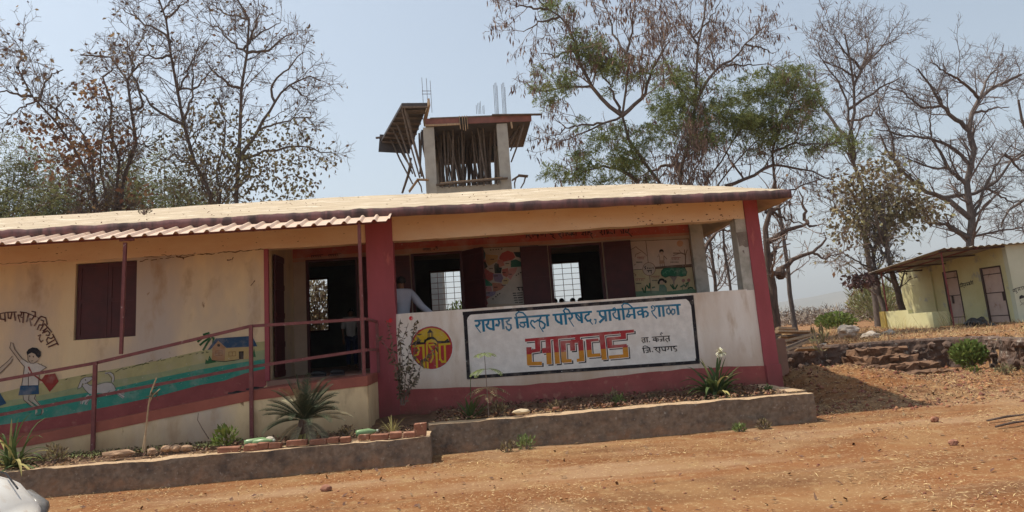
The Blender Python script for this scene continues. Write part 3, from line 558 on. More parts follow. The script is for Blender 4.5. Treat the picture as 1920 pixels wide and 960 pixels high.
for x, y in [(345, 290), (325, 430), (400, 540), (520, 490), (610, 515), (540, 612), (515, 680), (235, 720), (395, 710), (280, 795), (570, 355)]: pp.line([(x-28, y), (x+28, y-2)], (.06, .03, .03), 13, 1.6)
pp.line([(710, 715), (830, 705)], BLACK, 14, 1.6); pp.line([(745, 712), (735, 745), (760, 755)], BLACK, 14, 1.6).line([(790, 710), (795, 760)], BLACK, 14, 1.6)
for k, y in enumerate((800, 832, 870, 905, 940)): pp.line([(650+8*k, y), (700+8*k, y-3)], BLACK, 14, 1.6).line([(712+8*k, y-3), (800, y-8)], BLACK, 14, 1.6)
pp.line([(60, 128), (1035, 82)], BLACK, 8, 1.7).build('map_mural', sch)
ps = Paint(1.895, 1170, 430, .1354); TL = (.16, .06, .04)
ps.poly([(60, 150), (890, 132), (965, 550), (960, 900), (100, 960)], (.58, .48, .40), .8)
ps.poly([(100, 560), (940, 525), (1000, 845), (100, 960)], (.52, .44, .26), 1.0)
ps.poly([(380, 850), (600, 860), (960, 820), (1000, 850), (1000, 900), (160, 960), (160, 860)], (.14, .26, .16), 1.2)
for p in [[(78, 165), (895, 132), (990, 850)], [(300, 155), (335, 470)], [(130, 560), (250, 555)], [(430, 545), (940, 520)], [(355, 640), (375, 890)]]: ps.line(p, (.07, .035, .03), 8, 1.5)
ps.poly([(430, 520), (700, 495), (935, 480), (940, 520), (430, 542)], (.14, .09, .06), 1.4)
ps.disc((345, 550), 88, 90, (.50, .42, .34), 1.7).line([(345+88*math.cos(t), 550+90*math.sin(t)) for t in np.linspace(0, 6.283, 25)], TL, 6, 1.8)
for p in [[(300, 512), (285, 525), (300, 545), (285, 555)], [(320, 530), (330, 548)], [(345, 530), (352, 548)], [(372, 530), (372, 548)], [(398, 525), (405, 545)], [(315, 575), (385, 568)], [(340, 575), (340, 598)], [(372, 570), (378, 612)]]: ps.line(p, BLACK, 11, 2)
ps.disc((775, 197), 45, 45, (.58, .30, .16), 1.4)
for p, w in [([(850, 510), (850, 350), (800, 330), (680, 330)], 16), ([(850, 400), (835, 280)], 12), ([(850, 360), (875, 280)], 10), ([(800, 335), (760, 290)], 8), ([(780, 330), (680, 362)], 9)]: ps.line(p, (.20, .13, .10), w, 1.7)
cl = [(510, 600), (520, 570), (555, 540), (620, 532), (840, 530), (872, 590), (860, 640), (800, 655), (740, 645), (690, 655), (630, 645), (570, 668), (520, 640)]
ps.poly(cl, (.03, .16, .09), 1.7).line(cl+[cl[0]], (.02, .05, .03), 7, 1.9)
for x, y in [(600, 590), (660, 570), (720, 600), (790, 575), (830, 610), (565, 620)]: ps.line([(x+26*math.cos(t), y+18*math.sin(t)) for t in np.linspace(2.5, 6.5, 8)], (.10, .30, .18), 8, 1.9)
ps.poly([(620, 645), (740, 650), (700, 720), (700, 765), (685, 765), (670, 700)], (.26, .21, .18), 1.75)
ps.disc((517, 305), 32, 30, (.02, .02, .02), 1.9, 12).disc((520, 330), 22, 24, (.52, .38, .28), 1.95, 12).poly([(490, 365), (550, 362), (550, 430), (495, 430)], (.60, .48, .36), 1.7).poly([(490, 430), (552, 430), (565, 472), (488, 478)], (.38, .24, .16), 1.75)
for p in [[(490, 365), (460, 385), (485, 340)], [(550, 365), (595, 415)], [(490, 365), (495, 430)], [(550, 362), (552, 430)], [(500, 478), (500, 512)], [(525, 478), (528, 512)], [(555, 475), (560, 510)]]: ps.line(p, (.12, .07, .05), 7, 1.9)
ps.disc((520, 710), 45, 32, (.02, .02, .02), 1.8, 14).disc((480, 738), 16, 26, (.02, .02, .02), 1.8, 8).disc((575, 725), 18, 24, (.02, .02, .02), 1.8, 8).disc((520, 735), 28, 26, (.52, .38, .28), 1.9, 12).poly([(490, 765), (555, 765), (590, 810), (595, 870), (480, 875)], (.10, .22, .15), 1.8)
for p in [[(780, 800), (830, 770), (860, 800)], [(860, 790), (885, 735), (850, 760)], [(880, 820), (920, 805), (955, 815)], [(640, 765), (690, 830)], [(670, 760), (700, 830)], [(740, 765), (705, 830)], [(250, 810), (280, 880)], [(300, 790), (290, 880)], [(310, 770), (350, 820)], [(355, 740), (350, 820)], [(385, 810), (430, 800)]]: ps.line(p, (.03, .11, .05), 20, 1.7)
for x, y in ((820, 710), (895, 705)): ps.disc((x, y), 24, 26, (.30, .14, .12), 1.8, 8).line([(x, y+20), (x-15, 850)], (.10, .20, .10), 7, 1.7)
for p in [[(100, 280), (165, 240), (195, 270), (240, 300), (300, 345), (310, 370)], [(150, 390), (165, 345), (230, 318)], [(135, 500), (160, 480)], [(130, 610), (165, 630), (150, 650)]]: ps.line(p, TL, 7, 1.6)
for x0, x1, y in ((178, 295, 400), (655, 785, 408), (155, 292, 700), (375, 498, 665)):
    ps.line([(x0, y-14), (x1, y-18)], (.28, .05, .05), 6, 1.8)
    for k in range(5): xx = x0+12+k*(x1-x0-20)/5; ps.line([(xx, y-14), (xx+rnd.uniform(-6, 8), y+2), (xx+4, y+16)], (.28, .05, .05), 6, 1.8)
for x0, x1, y in ((170, 255, 455), (645, 760, 455), (165, 240, 750), (385, 465, 708)):
    for k in range(6): xx = x0+k*(x1-x0)/6; ps.line([(xx, y+8), (xx+5, y-8), (xx+10, y+8)], BLACK, 6, 1.8)
ps.build('seasons_mural', sch)
# motto painted on the band: only its lower half shows below the beam
pt = Paint(1.895, 960, 400, .1354)
for x0, x1 in ((195, 465), (520, 590), (635, 890), (945, 1120), (1210, 1425), (1490, 1640)):
    sl = -.055; yy = lambda x: 262-.058*(x-195)
    pt.line([(x0, yy(x0)-2), (x1, yy(x1)-2)], BLACK, 12, 2.6)
def lt(p, w=13): pt.line([(x, y) for x, y in p], BLACK, w, 2.6)
for p in [[(210, 262), (195, 340)], [(240, 262), (238, 300), (220, 305), (270, 348)], [(285, 258), (292, 330)], [(320, 256), (310, 300), (350, 300), (360, 348)], [(345, 255), (370, 320)], [(395, 252), (400, 300), (430, 300), (430, 250)], [(458, 250), (462, 328)], [(545, 245), (530, 290), (572, 300), (560, 325), (600, 355)], [(660, 240), (670, 290), (640, 285), (692, 345)], [(702, 238), (708, 320)], [(745, 236), (750, 315)], [(775, 235), (765, 280), (790, 300), (820, 290)], [(818, 234), (825, 312)], [(845, 260), (835, 292), (868, 295)], [(882, 232), (888, 308)], [(960, 290), (990, 300), (975, 270), (1005, 268)], [(1015, 225), (1022, 308)], [(1048, 224), (1052, 302)], [(1085, 222), (1062, 262), (1105, 280), (1085, 300), (1120, 350)], [(1148, 262), (1150, 266)], [(1148, 288), (1150, 292)], [(1235, 215), (1242, 262), (1215, 262), (1260, 302)], [(1275, 213), (1282, 295)], [(1310, 212), (1318, 292)], [(1335, 240), (1330, 275), (1370, 272), (1395, 285)], [(1412, 206), (1420, 285)], [(1500, 240), (1520, 262), (1520, 285)], [(1540, 200), (1545, 282)], [(1580, 235), (1570, 262), (1600, 268), (1622, 205)], [(1605, 268), (1625, 285), (1660, 325)], [(1660, 278), (1664, 284)]]: lt(p)
pt.fr(730, 420, .1198)
for x0, x1 in ((45, 205), (240, 380), (505, 760), (880, 1160), (1220, 1560)): pt.line([(x0, 262-.052*(x0-45)), (x1, 262-.052*(x1-45))], BLACK, 13, 2.6)
for x in list(range(60, 380, 38))+list(range(515, 760, 40))+list(range(900, 1150, 42))+list(range(1240, 1570, 42)):
    y = 262-.052*(x-45); lt([(x, y), (x+rnd.uniform(-8, 6), y+22), (x+rnd.uniform(-4, 16), y+rnd.uniform(34, 48))], 12)
for x0, n_, s_ in ((525, 6, 1),):
    pt.line([(x0, 388), (650, 378)], BLACK, 8, 2.7)
    for k in range(n_): lt([(x0+8+k*21, 386), (x0+4+k*21, 402), (x0+16+k*21, 414)], 9)
    pt.line([(688, 395), (705, 392), (700, 408)], BLACK, 9, 2.7).line([(715, 378), (762, 372)], BLACK, 8, 2.7).line([(742, 375), (728, 355), (755, 352)], BLACK, 8, 2.7).line([(748, 376), (752, 402)], BLACK, 9, 2.7)
pt.fr(460, 380, .2708)
for x0, x1 in ((455, 540), (575, 665)):
    pt.line([(x0, 368-.06*(x0-455)), (x1, 365-.06*(x1-455))], BLACK, 4, 2.7)
    for k in range(5): xx = x0+5+k*15; pt.line([(xx, 368-.06*(xx-455)), (xx-3, 374-.06*(xx-455)), (xx+4, 380-.06*(xx-455))], BLACK, 4.5, 2.7)
pt.build('motto_lettering', sch)
# dark wall recess stains / outline of a notice panel beside the first door
Paint(1.895).line([(757, 497), (768, 496), (772, 560)], (.10, .03, .03), 1.6, 1.6).line([(757, 497), (760, 520)], (.10, .03, .03), 1.4, 1.6).build('notice_outline', sch)

# ============================================================= AWNING
aw = thing('awning', (-4, -.6, 3.4), 'cream corrugated sheet awning on thin maroon posts over the ramp', 'awning')
pitch = .215; V = []; prof = []
x = -10.3
while x < -.99: prof += [(x, 0), (x+.03, .036), (x+.055, .036), (x+.085, 0)]; x += pitch
prof = [(a, h) for a, h in prof if a <= -.985]; n = len(prof)
for (y, z) in ((-1.30, 3.505), (-.95, 3.605), (-.55, 3.715)):
    for (a, h) in prof: V.append((a+(y+1.3)*-.05, y, z+h+.008*noise.noise(Vector((a, y, 0)))))
for (y, z) in ((-1.30, 3.499), (-.95, 3.599), (-.55, 3.709)):
    for (a, h) in prof: V.append((a+(y+1.3)*-.05, y, z+h+.008*noise.noise(Vector((a, y, 0)))))
Fs = []
for r in range(2):
    for i in range(n-1): a = r*n+i; Fs.append((a, a+1, a+n+1, a+n)); a += 3*n; Fs.append((a, a+n, a+n+1, a+1))
for i in range(n-1): Fs.append((i, i+3*n, i+1+3*n, i+1))
meshobj('roof_sheet', V, Fs, M_sheet, aw)
MB().box(-10.2, -1.06, -1.16, -1.135, 3.50, 3.53).build('purlin', M_steel, aw); MB().box(-10.2, -1.06, -.66, -.62, 3.63, 3.67).build('purlin', M_steel, aw)
P1, P2 = at(235, 455, y=-1.22), at(227, 664, y=-1.22)
MB().bar(P1, P2, .042).build('post', M_steel, aw); MB().bar((-1.455, -1.22, 3.50), (-1.455, -1.22, .55), .045).build('post', M_steel, aw)
MB().bar((P1[0]-.08, -1.22, 3.475), (P1[0]+.12, -1.22, 3.475), .03).build('bracket', M_steel, aw)

# ============================================================= RAMP + RAILING
rp = thing('entrance_ramp', (-3.5, -.6, .5), 'sloping concrete entrance ramp with red painted edge and cream side', 'ramp')
def ramp_prism(zoff0, zoff1, y0, y1, m, name):
    X = [-10.2, -5.9, -3.05, -1.42+(.012 if zoff0 > -1 else 0)]; T = [.50, .885, 1.245, 1.33]; T[0] = .66
    V = []; Fs = []
    seg = []
    for i in range(3):
        for k in range(8): t = k/8; seg.append((X[i]+(X[i+1]-X[i])*t, T[i]+(T[i+1]-T[i])*t))
    seg.append((X[3], T[3]))
    for (x, z) in seg:
        w = .012*noise.noise(Vector((x*2, zoff1*9, 0)))
        zt = z+zoff1; zb = (z+zoff0+w) if zoff0 > -1 else .1
        V += [(x, y0, zb), (x, y1, zb), (x, y1, zt), (x, y0, zt)]
    for i in range(len(seg)-1):
        a = 4*i; Fs += [(a, a+4, a+7, a+3), (a+3, a+7, a+6, a+2), (a+1, a+2, a+6, a+5), (a, a+1, a+5, a+4)]
    e = 4*(len(seg)-1); Fs += [(0, 3, 2, 1), (e, e+1, e+2, e+3)]
    return meshobj(name, V, Fs, m, rp)
ramp_prism(-2, -.001, -1.25, -.002, M_wall_y, 'ramp_body')
ramp_prism(-.13, .004, -1.257, -.006, mat('ramp_edge_paint', (.36, .115, .08), (.28, .09, .065), scale=4, bump=.004), 'painted_edge')
MB().box(-1.421, -1.409, -1.24, -.04, .35, 1.19).build('end_wall', M_wall_y, rp)
rl = thing('ramp_railing', (-3.4, -1.22, 1.0), 'maroon steel pipe railing with two rails along the ramp', 'railing')
T1 = [at(-120, 742, y=-1.22), at(0, 713, y=-1.22), at(180, 680.5, y=-1.22), at(470, 611.5, y=-1.22), at(686, 598, y=-1.22)]
T2 = [at(-120, 806, y=-1.22), at(0, 778, y=-1.22), at(180, 743, y=-1.22), at(470, 688, y=-1.22), at(688, 656, y=-1.22)]
for T in (T1, T2):
    for a, c in zip(T, T[1:]): MB().bar(a, c, .040, .042).build('rail', M_steel, rl)
    e = T[-1]; MB().bar(e, (e[0]+.02, -.1, e[2]-.01), .036).build('rail', M_steel, rl)
for px in (180, 471):
    t = at(px, 678 if px == 180 else 610, y=-1.262); MB().box(t[0]-.024, t[0]+.024, -1.30, -1.258, .5, t[2]+.0).build('post', M_steel, rl)
e = T1[-1]; MB().box(e[0]-.0, e[0]+.045, -.14, -.095, 1.33, e[2]-.03).build('post', M_steel, rl)

# ============================================================= PLANTER WALLS
pr = thing('planter_wall', (2.1, -1.8, .3), 'long low grey concrete planter kerb in front of the name board', 'planter')
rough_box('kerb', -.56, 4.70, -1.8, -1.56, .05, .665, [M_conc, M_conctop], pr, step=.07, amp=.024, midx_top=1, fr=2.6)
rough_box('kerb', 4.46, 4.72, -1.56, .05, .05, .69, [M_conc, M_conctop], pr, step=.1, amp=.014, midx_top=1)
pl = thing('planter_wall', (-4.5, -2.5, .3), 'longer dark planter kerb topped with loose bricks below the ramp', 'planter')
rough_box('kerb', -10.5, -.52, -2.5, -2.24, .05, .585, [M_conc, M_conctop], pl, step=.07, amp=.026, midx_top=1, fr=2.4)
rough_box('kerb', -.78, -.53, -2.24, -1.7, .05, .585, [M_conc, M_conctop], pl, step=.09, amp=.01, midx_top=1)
def bed(x0, x1, y0, y1, z0, z1, par, st=.07):
    xs = np.arange(x0, x1+st, st); ys = np.arange(y0, y1+st, st); X, Y = np.meshgrid(xs, ys, indexing='ij'); t = (Y-y0)/(y1-y0)
    Z = z0+(z1-z0)*t+.05*(vnoise(X, Y, 3, 41)-.5)+.035*(vnoise(X, Y, 9, 42)-.5); I = np.arange(X.size).reshape(X.shape)
    return meshobj('soil', np.stack((X, Y, Z), -1), np.stack((I[:-1, :-1], I[1:, :-1], I[1:, 1:], I[:-1, 1:]), -1).reshape(-1, 4), M_soil, par, smooth=True)
bed(-.6, 4.55, -1.62, .05, .60, .69, pr); bed(-1.6, -.5, -1.62, .05, .56, .66, pr); bed(-10.4, -.6, -2.3, -1.2, .555, .60, pl)
# ============================================================= UNFINISHED TOWER BEHIND THE SCHOOL
tw = thing('unfinished_tower', (.4, 11.5, 1.0), 'unfinished concrete tower frame with timber props and shuttering behind the roof', 'tower')
Z8 = lambda x, y, Y: at(660+x*.2708, 120+y*.2708, y=Y)
for (x0, x1) in ((-.93, -.60), (1.33, 1.66)):
    for (y0, y1) in ((10, 10.32), (12.7, 13.0)): rough_box('column', x0, x1, y0, y1, .9, 8.24, M_towerc, tw, step=.6, amp=.008)
rough_box('beam', -.60, 1.33, 10.04, 10.28, 5.6, 6.35, M_towerc, tw, step=.6, amp=.005); rough_box('beam', -.9, -.62, 10.32, 12.7, 5.6, 6.3, M_towerc, tw, step=.6, amp=.005)
rough_box('beam', 1.36, 1.64, 10.32, 12.7, 5.6, 6.3, M_towerc, tw, step=.6, amp=.005)
MB().box(-.85, 2.40, 9.98, 13.1, 8.26, 8.47).build('slab_form', M_ply, tw); MB().box(-.62, 1.34, 12.75, 13.05, 7.75, 8.26).build('slab_form', M_ply, tw)
MB().box(-1.0, -.75, 10.3, 13, 7.7, 8.26).build('slab_form', M_ply, tw)
def hbar(a, c, w, d, m, name='plank'): return MB().bar(a, c, w, d).build(name, m, tw)
hbar((-.85, 9.95, 8.40), (.18, 9.95, 8.39), .03, .20, M_plyred); hbar((.46, 9.95, 8.38), (2.42, 9.95, 8.35), .03, .21, M_plyred)
hbar((-.86, 9.94, 8.28), (.2, 9.94, 8.27), .05, .06, M_plank); hbar((-.7, 9.97, 8.50), (2.45, 9.97, 8.46), .10, .04, M_timber); hbar((1.2, 9.9, 8.49), (2.75, 9.9, 8.43), .14, .03, M_timber)
for x in (.20, .29, .36, .43): hbar((x, 9.92, 8.52), (x+.01, 9.92, 8.02+rnd.uniform(0, .12)), .07, .02, M_plank)
hbar((1.78, 9.95, 8.25), (1.80, 9.95, 8.05), .07, .05, M_plank)
# tilted canopy formwork on the left side
A_c, B_c, C_c, D_c = Z8(345, 290, 9.6), Z8(522, 288, 9.6), Z8(410, 575, 13.2), Z8(190, 560, 13.2); E_c = Z8(240, 500, 12.6)
P_ = [A_c, B_c, C_c, D_c]; V = P_+[p+np.array((0, 0, .09)) for p in P_]
meshobj('canopy_form', V, [(0, 1, 2, 3), (7, 6, 5, 4), (0, 4, 5, 1), (1, 5, 6, 2), (2, 6, 7, 3), (3, 7, 4, 0)], M_ply, tw)
hbar(B_c+np.array((.06, 0, .12)), Z8(500, 410, 10.6), .05, .26, M_plank); hbar(Z8(165, 512, 12.9), Z8(245, 505, 12.9), .1, .05, M_timber)
hbar(Z8(188, 548, 12.9), Z8(405, 560, 12.9), .03, .62, M_ply); hbar(Z8(370, 328, 9.8), Z8(500, 322, 9.8), .04, .05, M_timber)
for k in range(9): t = k/8; hbar(A_c*(1-t)+D_c*t+np.array((.0, 0, -.04)), B_c*(1-t)+C_c*t+np.array((0, 0, -.04)), .05, .06, M_timber, 'joist')
def prop(a, c, r=.028):
    a = Vector(a); c = Vector(c); mid = (a+c)/2+Vector((rnd.uniform(-.04, .04), rnd.uniform(-.04, .04), 0))
    MB().tube([a, mid, c], [r*1.1, r, r*.85], 6).build('prop', M_timber, tw)
for (a, b_, c_, d_, Y0, Y1) in [(345, 300, 470, 790, 9.8, 10.2), (362, 300, 490, 780, 9.7, 10.1), (375, 320, 500, 800, 9.8, 10.3), (300, 380, 440, 780, 11, 10.6), (280, 440, 420, 760, 11.6, 11), (260, 500, 420, 830, 12.6, 11.5), (330, 590, 410, 720, 12.8, 11.8), (410, 650, 345, 895, 10.8, 11), (415, 690, 350, 895, 11, 11.2),
                                (1160, 420, 1095, 560, 10.5, 10.3), (1172, 420, 1098, 600, 11, 10.4), (1190, 418, 1102, 680, 10.1, 10.2), (1145, 420, 1090, 520, 11.5, 10.6), (480, 470, 470, 760, 10.8, 10.6), (465, 480, 480, 780, 11.2, 10.9)]: prop(Z8(a, b_, Y0), Z8(c_, d_, Y1))
for k in range(78):
    Y = 10.4+2.4*rnd.random(); xa = rnd.uniform(-.55, 1.25); xb = xa+rnd.gauss(0, .16); xb = min(1.3, max(-.58, xb)); prop((xa, Y, 6.2), (xb, Y+rnd.uniform(-.2, .2), 8.27), rnd.uniform(.018, .034))
hbar((-.62, 9.9, 6.40), (1.55, 9.9, 6.48), .16, .035, M_timber); hbar((-.5, 9.86, 6.44), (1.4, 9.86, 6.50), .05, .03, M_plank)
for k in range(9): hbar((-.45+.21*k, 9.93, 6.30), (-.42+.21*k, 9.93, 6.40), .05, .04, M_timber)
hbar(Z8(395, 885, 9.9), Z8(455, 802, 9.9), .25, .03, M_plank); hbar(Z8(450, 800, 9.8), Z8(530, 803, 9.8), .2, .03, M_plank); prop(Z8(455, 805, 9.8), Z8(485, 890, 9.8), .022)
hbar(Z8(1108, 805, 9.9), Z8(1155, 775, 9.9), .2, .03, M_timber); hbar(Z8(1150, 772, 9.8), Z8(1218, 778, 9.8), .25, .03, M_timber); prop(Z8(1200, 785, 9.8), Z8(1168, 860, 9.8), .022); prop(Z8(1135, 790, 9.8), Z8(1128, 860, 9.8), .022)
for (x, y0, y1, Y) in [(483, 95, 285, 10.1), (514, 98, 280, 10.1), (541, 115, 330, 10.3), (385, 268, 285, 9.9), (395, 268, 285, 9.9), (432, 280, 290, 9.9), (860, 285, 340, 12.5), (870, 272, 340, 12.6), (880, 268, 340, 12.4), (888, 258, 340, 12.5), (905, 290, 340, 12.8), (913, 285, 340, 12.8), (980, 145, 340, 11), (988, 132, 340, 11.1), (996, 128, 340, 11), (1004, 150, 340, 11.2), (1034, 140, 340, 11), (1042, 130, 340, 11.1), (1050, 128, 340, 11), (1058, 160, 340, 11.2)]:
    MB().tube([Z8(x, y0, Y), Z8(x+(y1-y0)*.06, y1+6, Y)], .0075, 5).build('rebar', M_rebar, tw)
for y in (187, 208): MB().tube([Z8(485, y, 10.1), Z8(548, y, 10.3)], .01, 5).build('rebar', M_rebar, tw)

# ============================================================= TOILET BLOCK ON THE TERRACE
M_tl = mat('pale_green_wall', (.64, .62, .36), (.55, .52, .27), scale=1.2, bump=.004, spots=[((.36, .36, .33), 2.2, .58, .72)], zdirt=((.38, .27, .16), .9, 1.2, .7))
M_tl2 = mat('pale_mint_wall', (.58, .60, .46), (.52, .54, .40), scale=1.2, bump=.003)
M_door = mat('pink_grey_door', (.56, .43, .37), (.48, .36, .31), scale=3, spots=[((.30, .16, .10), 3, .6, .74)])
M_iron = mat('dark_iron', (.09, .06, .05)); M_sheet2 = mat('grey_tin_sheet', (.30, .27, .23), (.22, .20, .17), scale=2, rough=.5)
tb = thing('toilet_block', (17.5, 13, 1.0), 'small pale green toilet block with tin canopy and two locked doors', 'toilet block')
XW = 17.4; b = MB()
DD = [(11.0, 11.97, 1.06, 2.88), (13.15, 13.95, 1.08, 2.93)]
ys = 10.78
for (a, c, z0, z1) in DD: b.box(XW, XW+.2, ys, a, .8, 3.45); b.box(XW, XW+.2, a, c, z1, 3.45); b.box(XW, XW+.2, a, c, .8, z0); ys = c
b.box(XW, XW+.2, ys, 16.6, .8, 3.3); b.box(XW+.2, 23, 16.4, 16.6, .8, 3.3); b.build('wall', M_tl, tb)
MB().box(XW-.01, 23, 10.6, 10.78, .8, 3.49).build('wall', M_tl2, tb)
MB().box(XW-.05, XW, 14.6, 16.6, .9, 3.2).build('wall', M_tl, tb)
for (a, c, z0, z1) in DD:
    d = MB().box(XW+.05, XW+.08, a+.03, c-.03, z0, z1-.03).build('door', M_door, tb)
    m = MB(); m.box(XW-.015, XW+.05, a-.01, a+.035, z0, z1); m.box(XW-.015, XW+.05, c-.035, c+.01, z0, z1); m.box(XW-.015, XW+.05, a+.035, c-.035, z1-.04, z1+.005); m.build('door_frame', M_iron, tb)
    for z in (z1-.24, (z0+z1)/2+.06, z0+.22): MB().box(XW+.036, XW+.05, a+.04, c-.04, z-.014, z+.014).build('rail', M_iron, d)
    MB().box(XW-.012, XW+.034, (c-.30 if a > 12 else a+.10)-.0, (c-.26 if a > 12 else a+.14), (z0+z1)/2-.22, (z0+z1)/2+.05).build('padlock', M_iron, d)
# tin canopy
c00, c10, c01, c11 = np.array((15.15, 10.4, 3.50)), np.array((23.2, 10.4, 3.56)), np.array((15.15, 14.95, 3.13)), np.array((23.2, 17.1, 3.35))
nu, nv = 108, 3; V = []; Fs = []
for v in range(nv):
    for u in range(nu+1):
        s, t = u/nu, v/(nv-1); p = (c00*(1-s)+c10*s)*(1-t)+(c01*(1-s)+c11*s)*t; p = p+np.array((0, 0, .028*math.sin(u*1.9))); V.append(p)
for v in range(nv-1):
    for u in range(nu): a = v*(nu+1)+u; Fs.append((a, a+1, a+nu+2, a+nu+1))
meshobj('tin_canopy', V, Fs, M_sheet2, tb)
for t in (.05, .35, .68, .96):
    p0 = c00*(1-t)+c01*t; p1 = np.array((XW, p0[1]+(.3*t), p0[2]+.03)); MB().bar(p0+np.array((0.02, 0, -.06)), p1+np.array((0, 0, -.06)), .04, .05).build('rafter', M_iron, tb)
for s in (.04, .15): p0 = c00*(1-s)+c10*s; p1 = c01*(1-s)+c11*s; MB().bar(p0+np.array((0, .05, -.045)), p1+np.array((0, -.1, -.045)), .04, .04).build('purlin', M_steel, tb)
MB().bar((15.3, 10.72, 3.43), (15.3, 10.72, .95), .036).build('post', mat('red_post', (.20, .045, .045), (.14, .04, .035), scale=8), tb); MB().bar((15.3, 14.3, 3.1), (15.3, 14.3, 1.66), .036).build('post', MATS['red_post'], tb)
M_yel = mat('sunlit_low_wall_end', (.62, .46, .12), (.50, .38, .12), scale=3, zdirt=((.4, .25, .14), .9, 1.15, .7))  # bright yellow puts sunlight on the low wall's end into its colour
MB().box(15.22, 15.40, 12.9, 14.55, .8, 1.68).build('low_wall', M_tl, tb); MB().box(15.16, 15.22, 14.3, 14.62, .8, 1.685).build('low_wall', M_yel, tb); MB().box(15.30, 16.2, 12.3, 12.5, .8, 1.55).build('low_wall', M_tl, tb)
MB().box(15.22, 15.40, 11.6, 12.9, .8, 1.55).build('low_wall', M_tl, tb)
# wall lettering and a painted child's head
class PaintX(Paint):
    def w(s, p, lay):
        v = _f+_R*(s.ox+p[0]*s.sc-960)/F_PX+_U*(PPY-(s.oy+p[1]*s.sc))/F_PX; t = (s.pl-CAM[0])/v[0]; return CAM+v*t+np.array((-.004*lay-.0002*(s.k % 20), 0, 0))
tx = PaintX(XW, 1780, 490, .1354)
tx.line([(150, 318), (330, 275)], BLACK, 7, 1)
for p in [[(165, 318), (160, 355), (180, 345)], [(178, 300), (190, 352)], [(150, 325), (165, 298), (195, 310)], [(205, 308), (202, 335), (222, 338)], [(222, 303), (232, 345)], [(200, 355), (215, 368)], [(245, 298), (252, 335)], [(240, 315), (262, 318), (265, 330)], [(272, 292), (280, 330)], [(288, 290), (286, 318), (300, 322)], [(298, 262), (305, 285)], [(305, 285), (312, 318)], [(325, 262), (330, 320)]]: tx.line(p, BLACK, 8, 1.4)
tx.build('wall_lettering', tb)
tq = Paint(10.6, 1780, 490, .1354, 1)
for p in [[(875, 395), (935, 370), (1034, 345)], [(880, 390), (885, 420), (905, 412)], [(900, 385), (912, 425)], [(920, 380), (925, 412), (940, 430), (928, 445)], [(950, 370), (960, 408)], [(975, 365), (970, 392), (990, 400)], [(1000, 358), (1010, 395)], [(1025, 352), (1034, 390)]]: tq.line(p, BLACK, 8, 1.2)
tq.poly([(968, 520), (970, 485), (995, 465), (1030, 475), (1060, 500), (1062, 530), (1030, 505), (985, 520)], BLACK, 1.3)
for p in [[(975, 525), (985, 560), (1010, 590), (1040, 590)], [(1000, 538), (1006, 538)], [(1030, 532), (1036, 532)], [(1005, 590), (980, 610)], [(1015, 575), (1030, 573)]]: tq.line(p, BLACK, 5, 1.3)
tq.build('wall_lettering', tb)

# ============================================================= RETAINING WALL, STEPS, STONES
rw = thing('retaining_wall', (8, 5.4, .5), 'rough dark rubble retaining wall holding up the earth terrace', 'wall')
pl_ = [(5.1, 5.38), (6.5, 5.40), (8, 5.42), (9.4, 5.42), (10.5, 5.36), (11.15, 4.95), (11.28, 4.3), (10.95, 3.0), (10.55, 1.8), (10.62, .6), (11.2, -1.5), (12.1, -5)]
seg = []
for a, c in zip(pl_, pl_[1:]):
    n = max(2, int(math.hypot(c[0]-a[0], c[1]-a[1])/.07))
    for k in range(n): seg.append((a[0]+(c[0]-a[0])*k/n, a[1]+(c[1]-a[1])*k/n))
V = []; Fs = []; rows = 16
for i, (x, y) in enumerate(seg):
    x1, y1 = seg[min(i+1, len(seg)-1)]; x0, y0 = seg[max(i-1, 0)]; tx_, ty_ = x1-x0, y1-y0; l = math.hypot(tx_, ty_); nx_, ny_ = -(-ty_)/l, -tx_/l
    nx_, ny_ = (ty_/l, -tx_/l)
    for k in range(rows):
        t = k/(rows-1); z = .1+(.99-.1)*min(1, t*1.18); d = .07*(noise.noise(Vector((x*2.6, y*2.6, z*3.5))))+.05*noise.noise(Vector((x*7, y*7, z*9)))+.05*(1-t)
        if t > .85: d -= (t-.85)*1.9; z = .99+.02*noise.noise(Vector((x*3, y*3, 0)))
        V.append((x-nx_*-1*0+nx_*d, y+ny_*d, z))
for i in range(len(seg)-1):
    for k in range(rows-1): a = i*rows+k; Fs.append((a, a+rows, a+rows+1, a+1))
meshobj('rubble_face', V, Fs, M_rubble, rw)
for k in range(120):
    i = rnd.randrange(len(seg)); x, y = seg[i]; z = rnd.uniform(.28, .95); 
    if x < 5.5: continue
    o = rock('stone', (x-.02+(0 if y > 5 else -.05), y-.05, z), rnd.uniform(.05, .12), M_rubble, rw, sub=1, amp=.35, seed=k)
st = thing('earth_steps', (8.7, 3.3, .6), 'crumbling brick and stone steps climbing the earth bank to the terrace', 'steps')
for k in range(4):
    z0 = (.34, .47, .62, .78)[k]; y0 = (2.9, 3.5, 4.15, 4.8)[k]; x0 = 8.55+.13*k
    rough_box('tread', x0, 10.0-.03*k, y0, 5.45, z0-.3, z0+.08, mat('dusty_rubble', (.19, .105, .06), (.12, .07, .045), scale=6, bump=.03, bscale=12), st, step=.09, amp=.095, fr=5)
for k in range(18):
    s_ = rnd.randrange(4); o = MB().box(-.1, .1, -.05, .05, -.035, .035, j=.01).build('brick', MATS['dusty_rubble']); o.parent = st; o.location = Vector((8.6+.13*s_+rnd.uniform(0, 1.3), 2.88+.64*s_+rnd.uniform(-.06, .1), (.34, .47, .62, .78)[s_]+rnd.uniform(-.04, .09)))-wloc(st); o.rotation_euler = (rnd.uniform(-.4, .4), rnd.uniform(-.4, .4), rnd.uniform(-.6, .6))
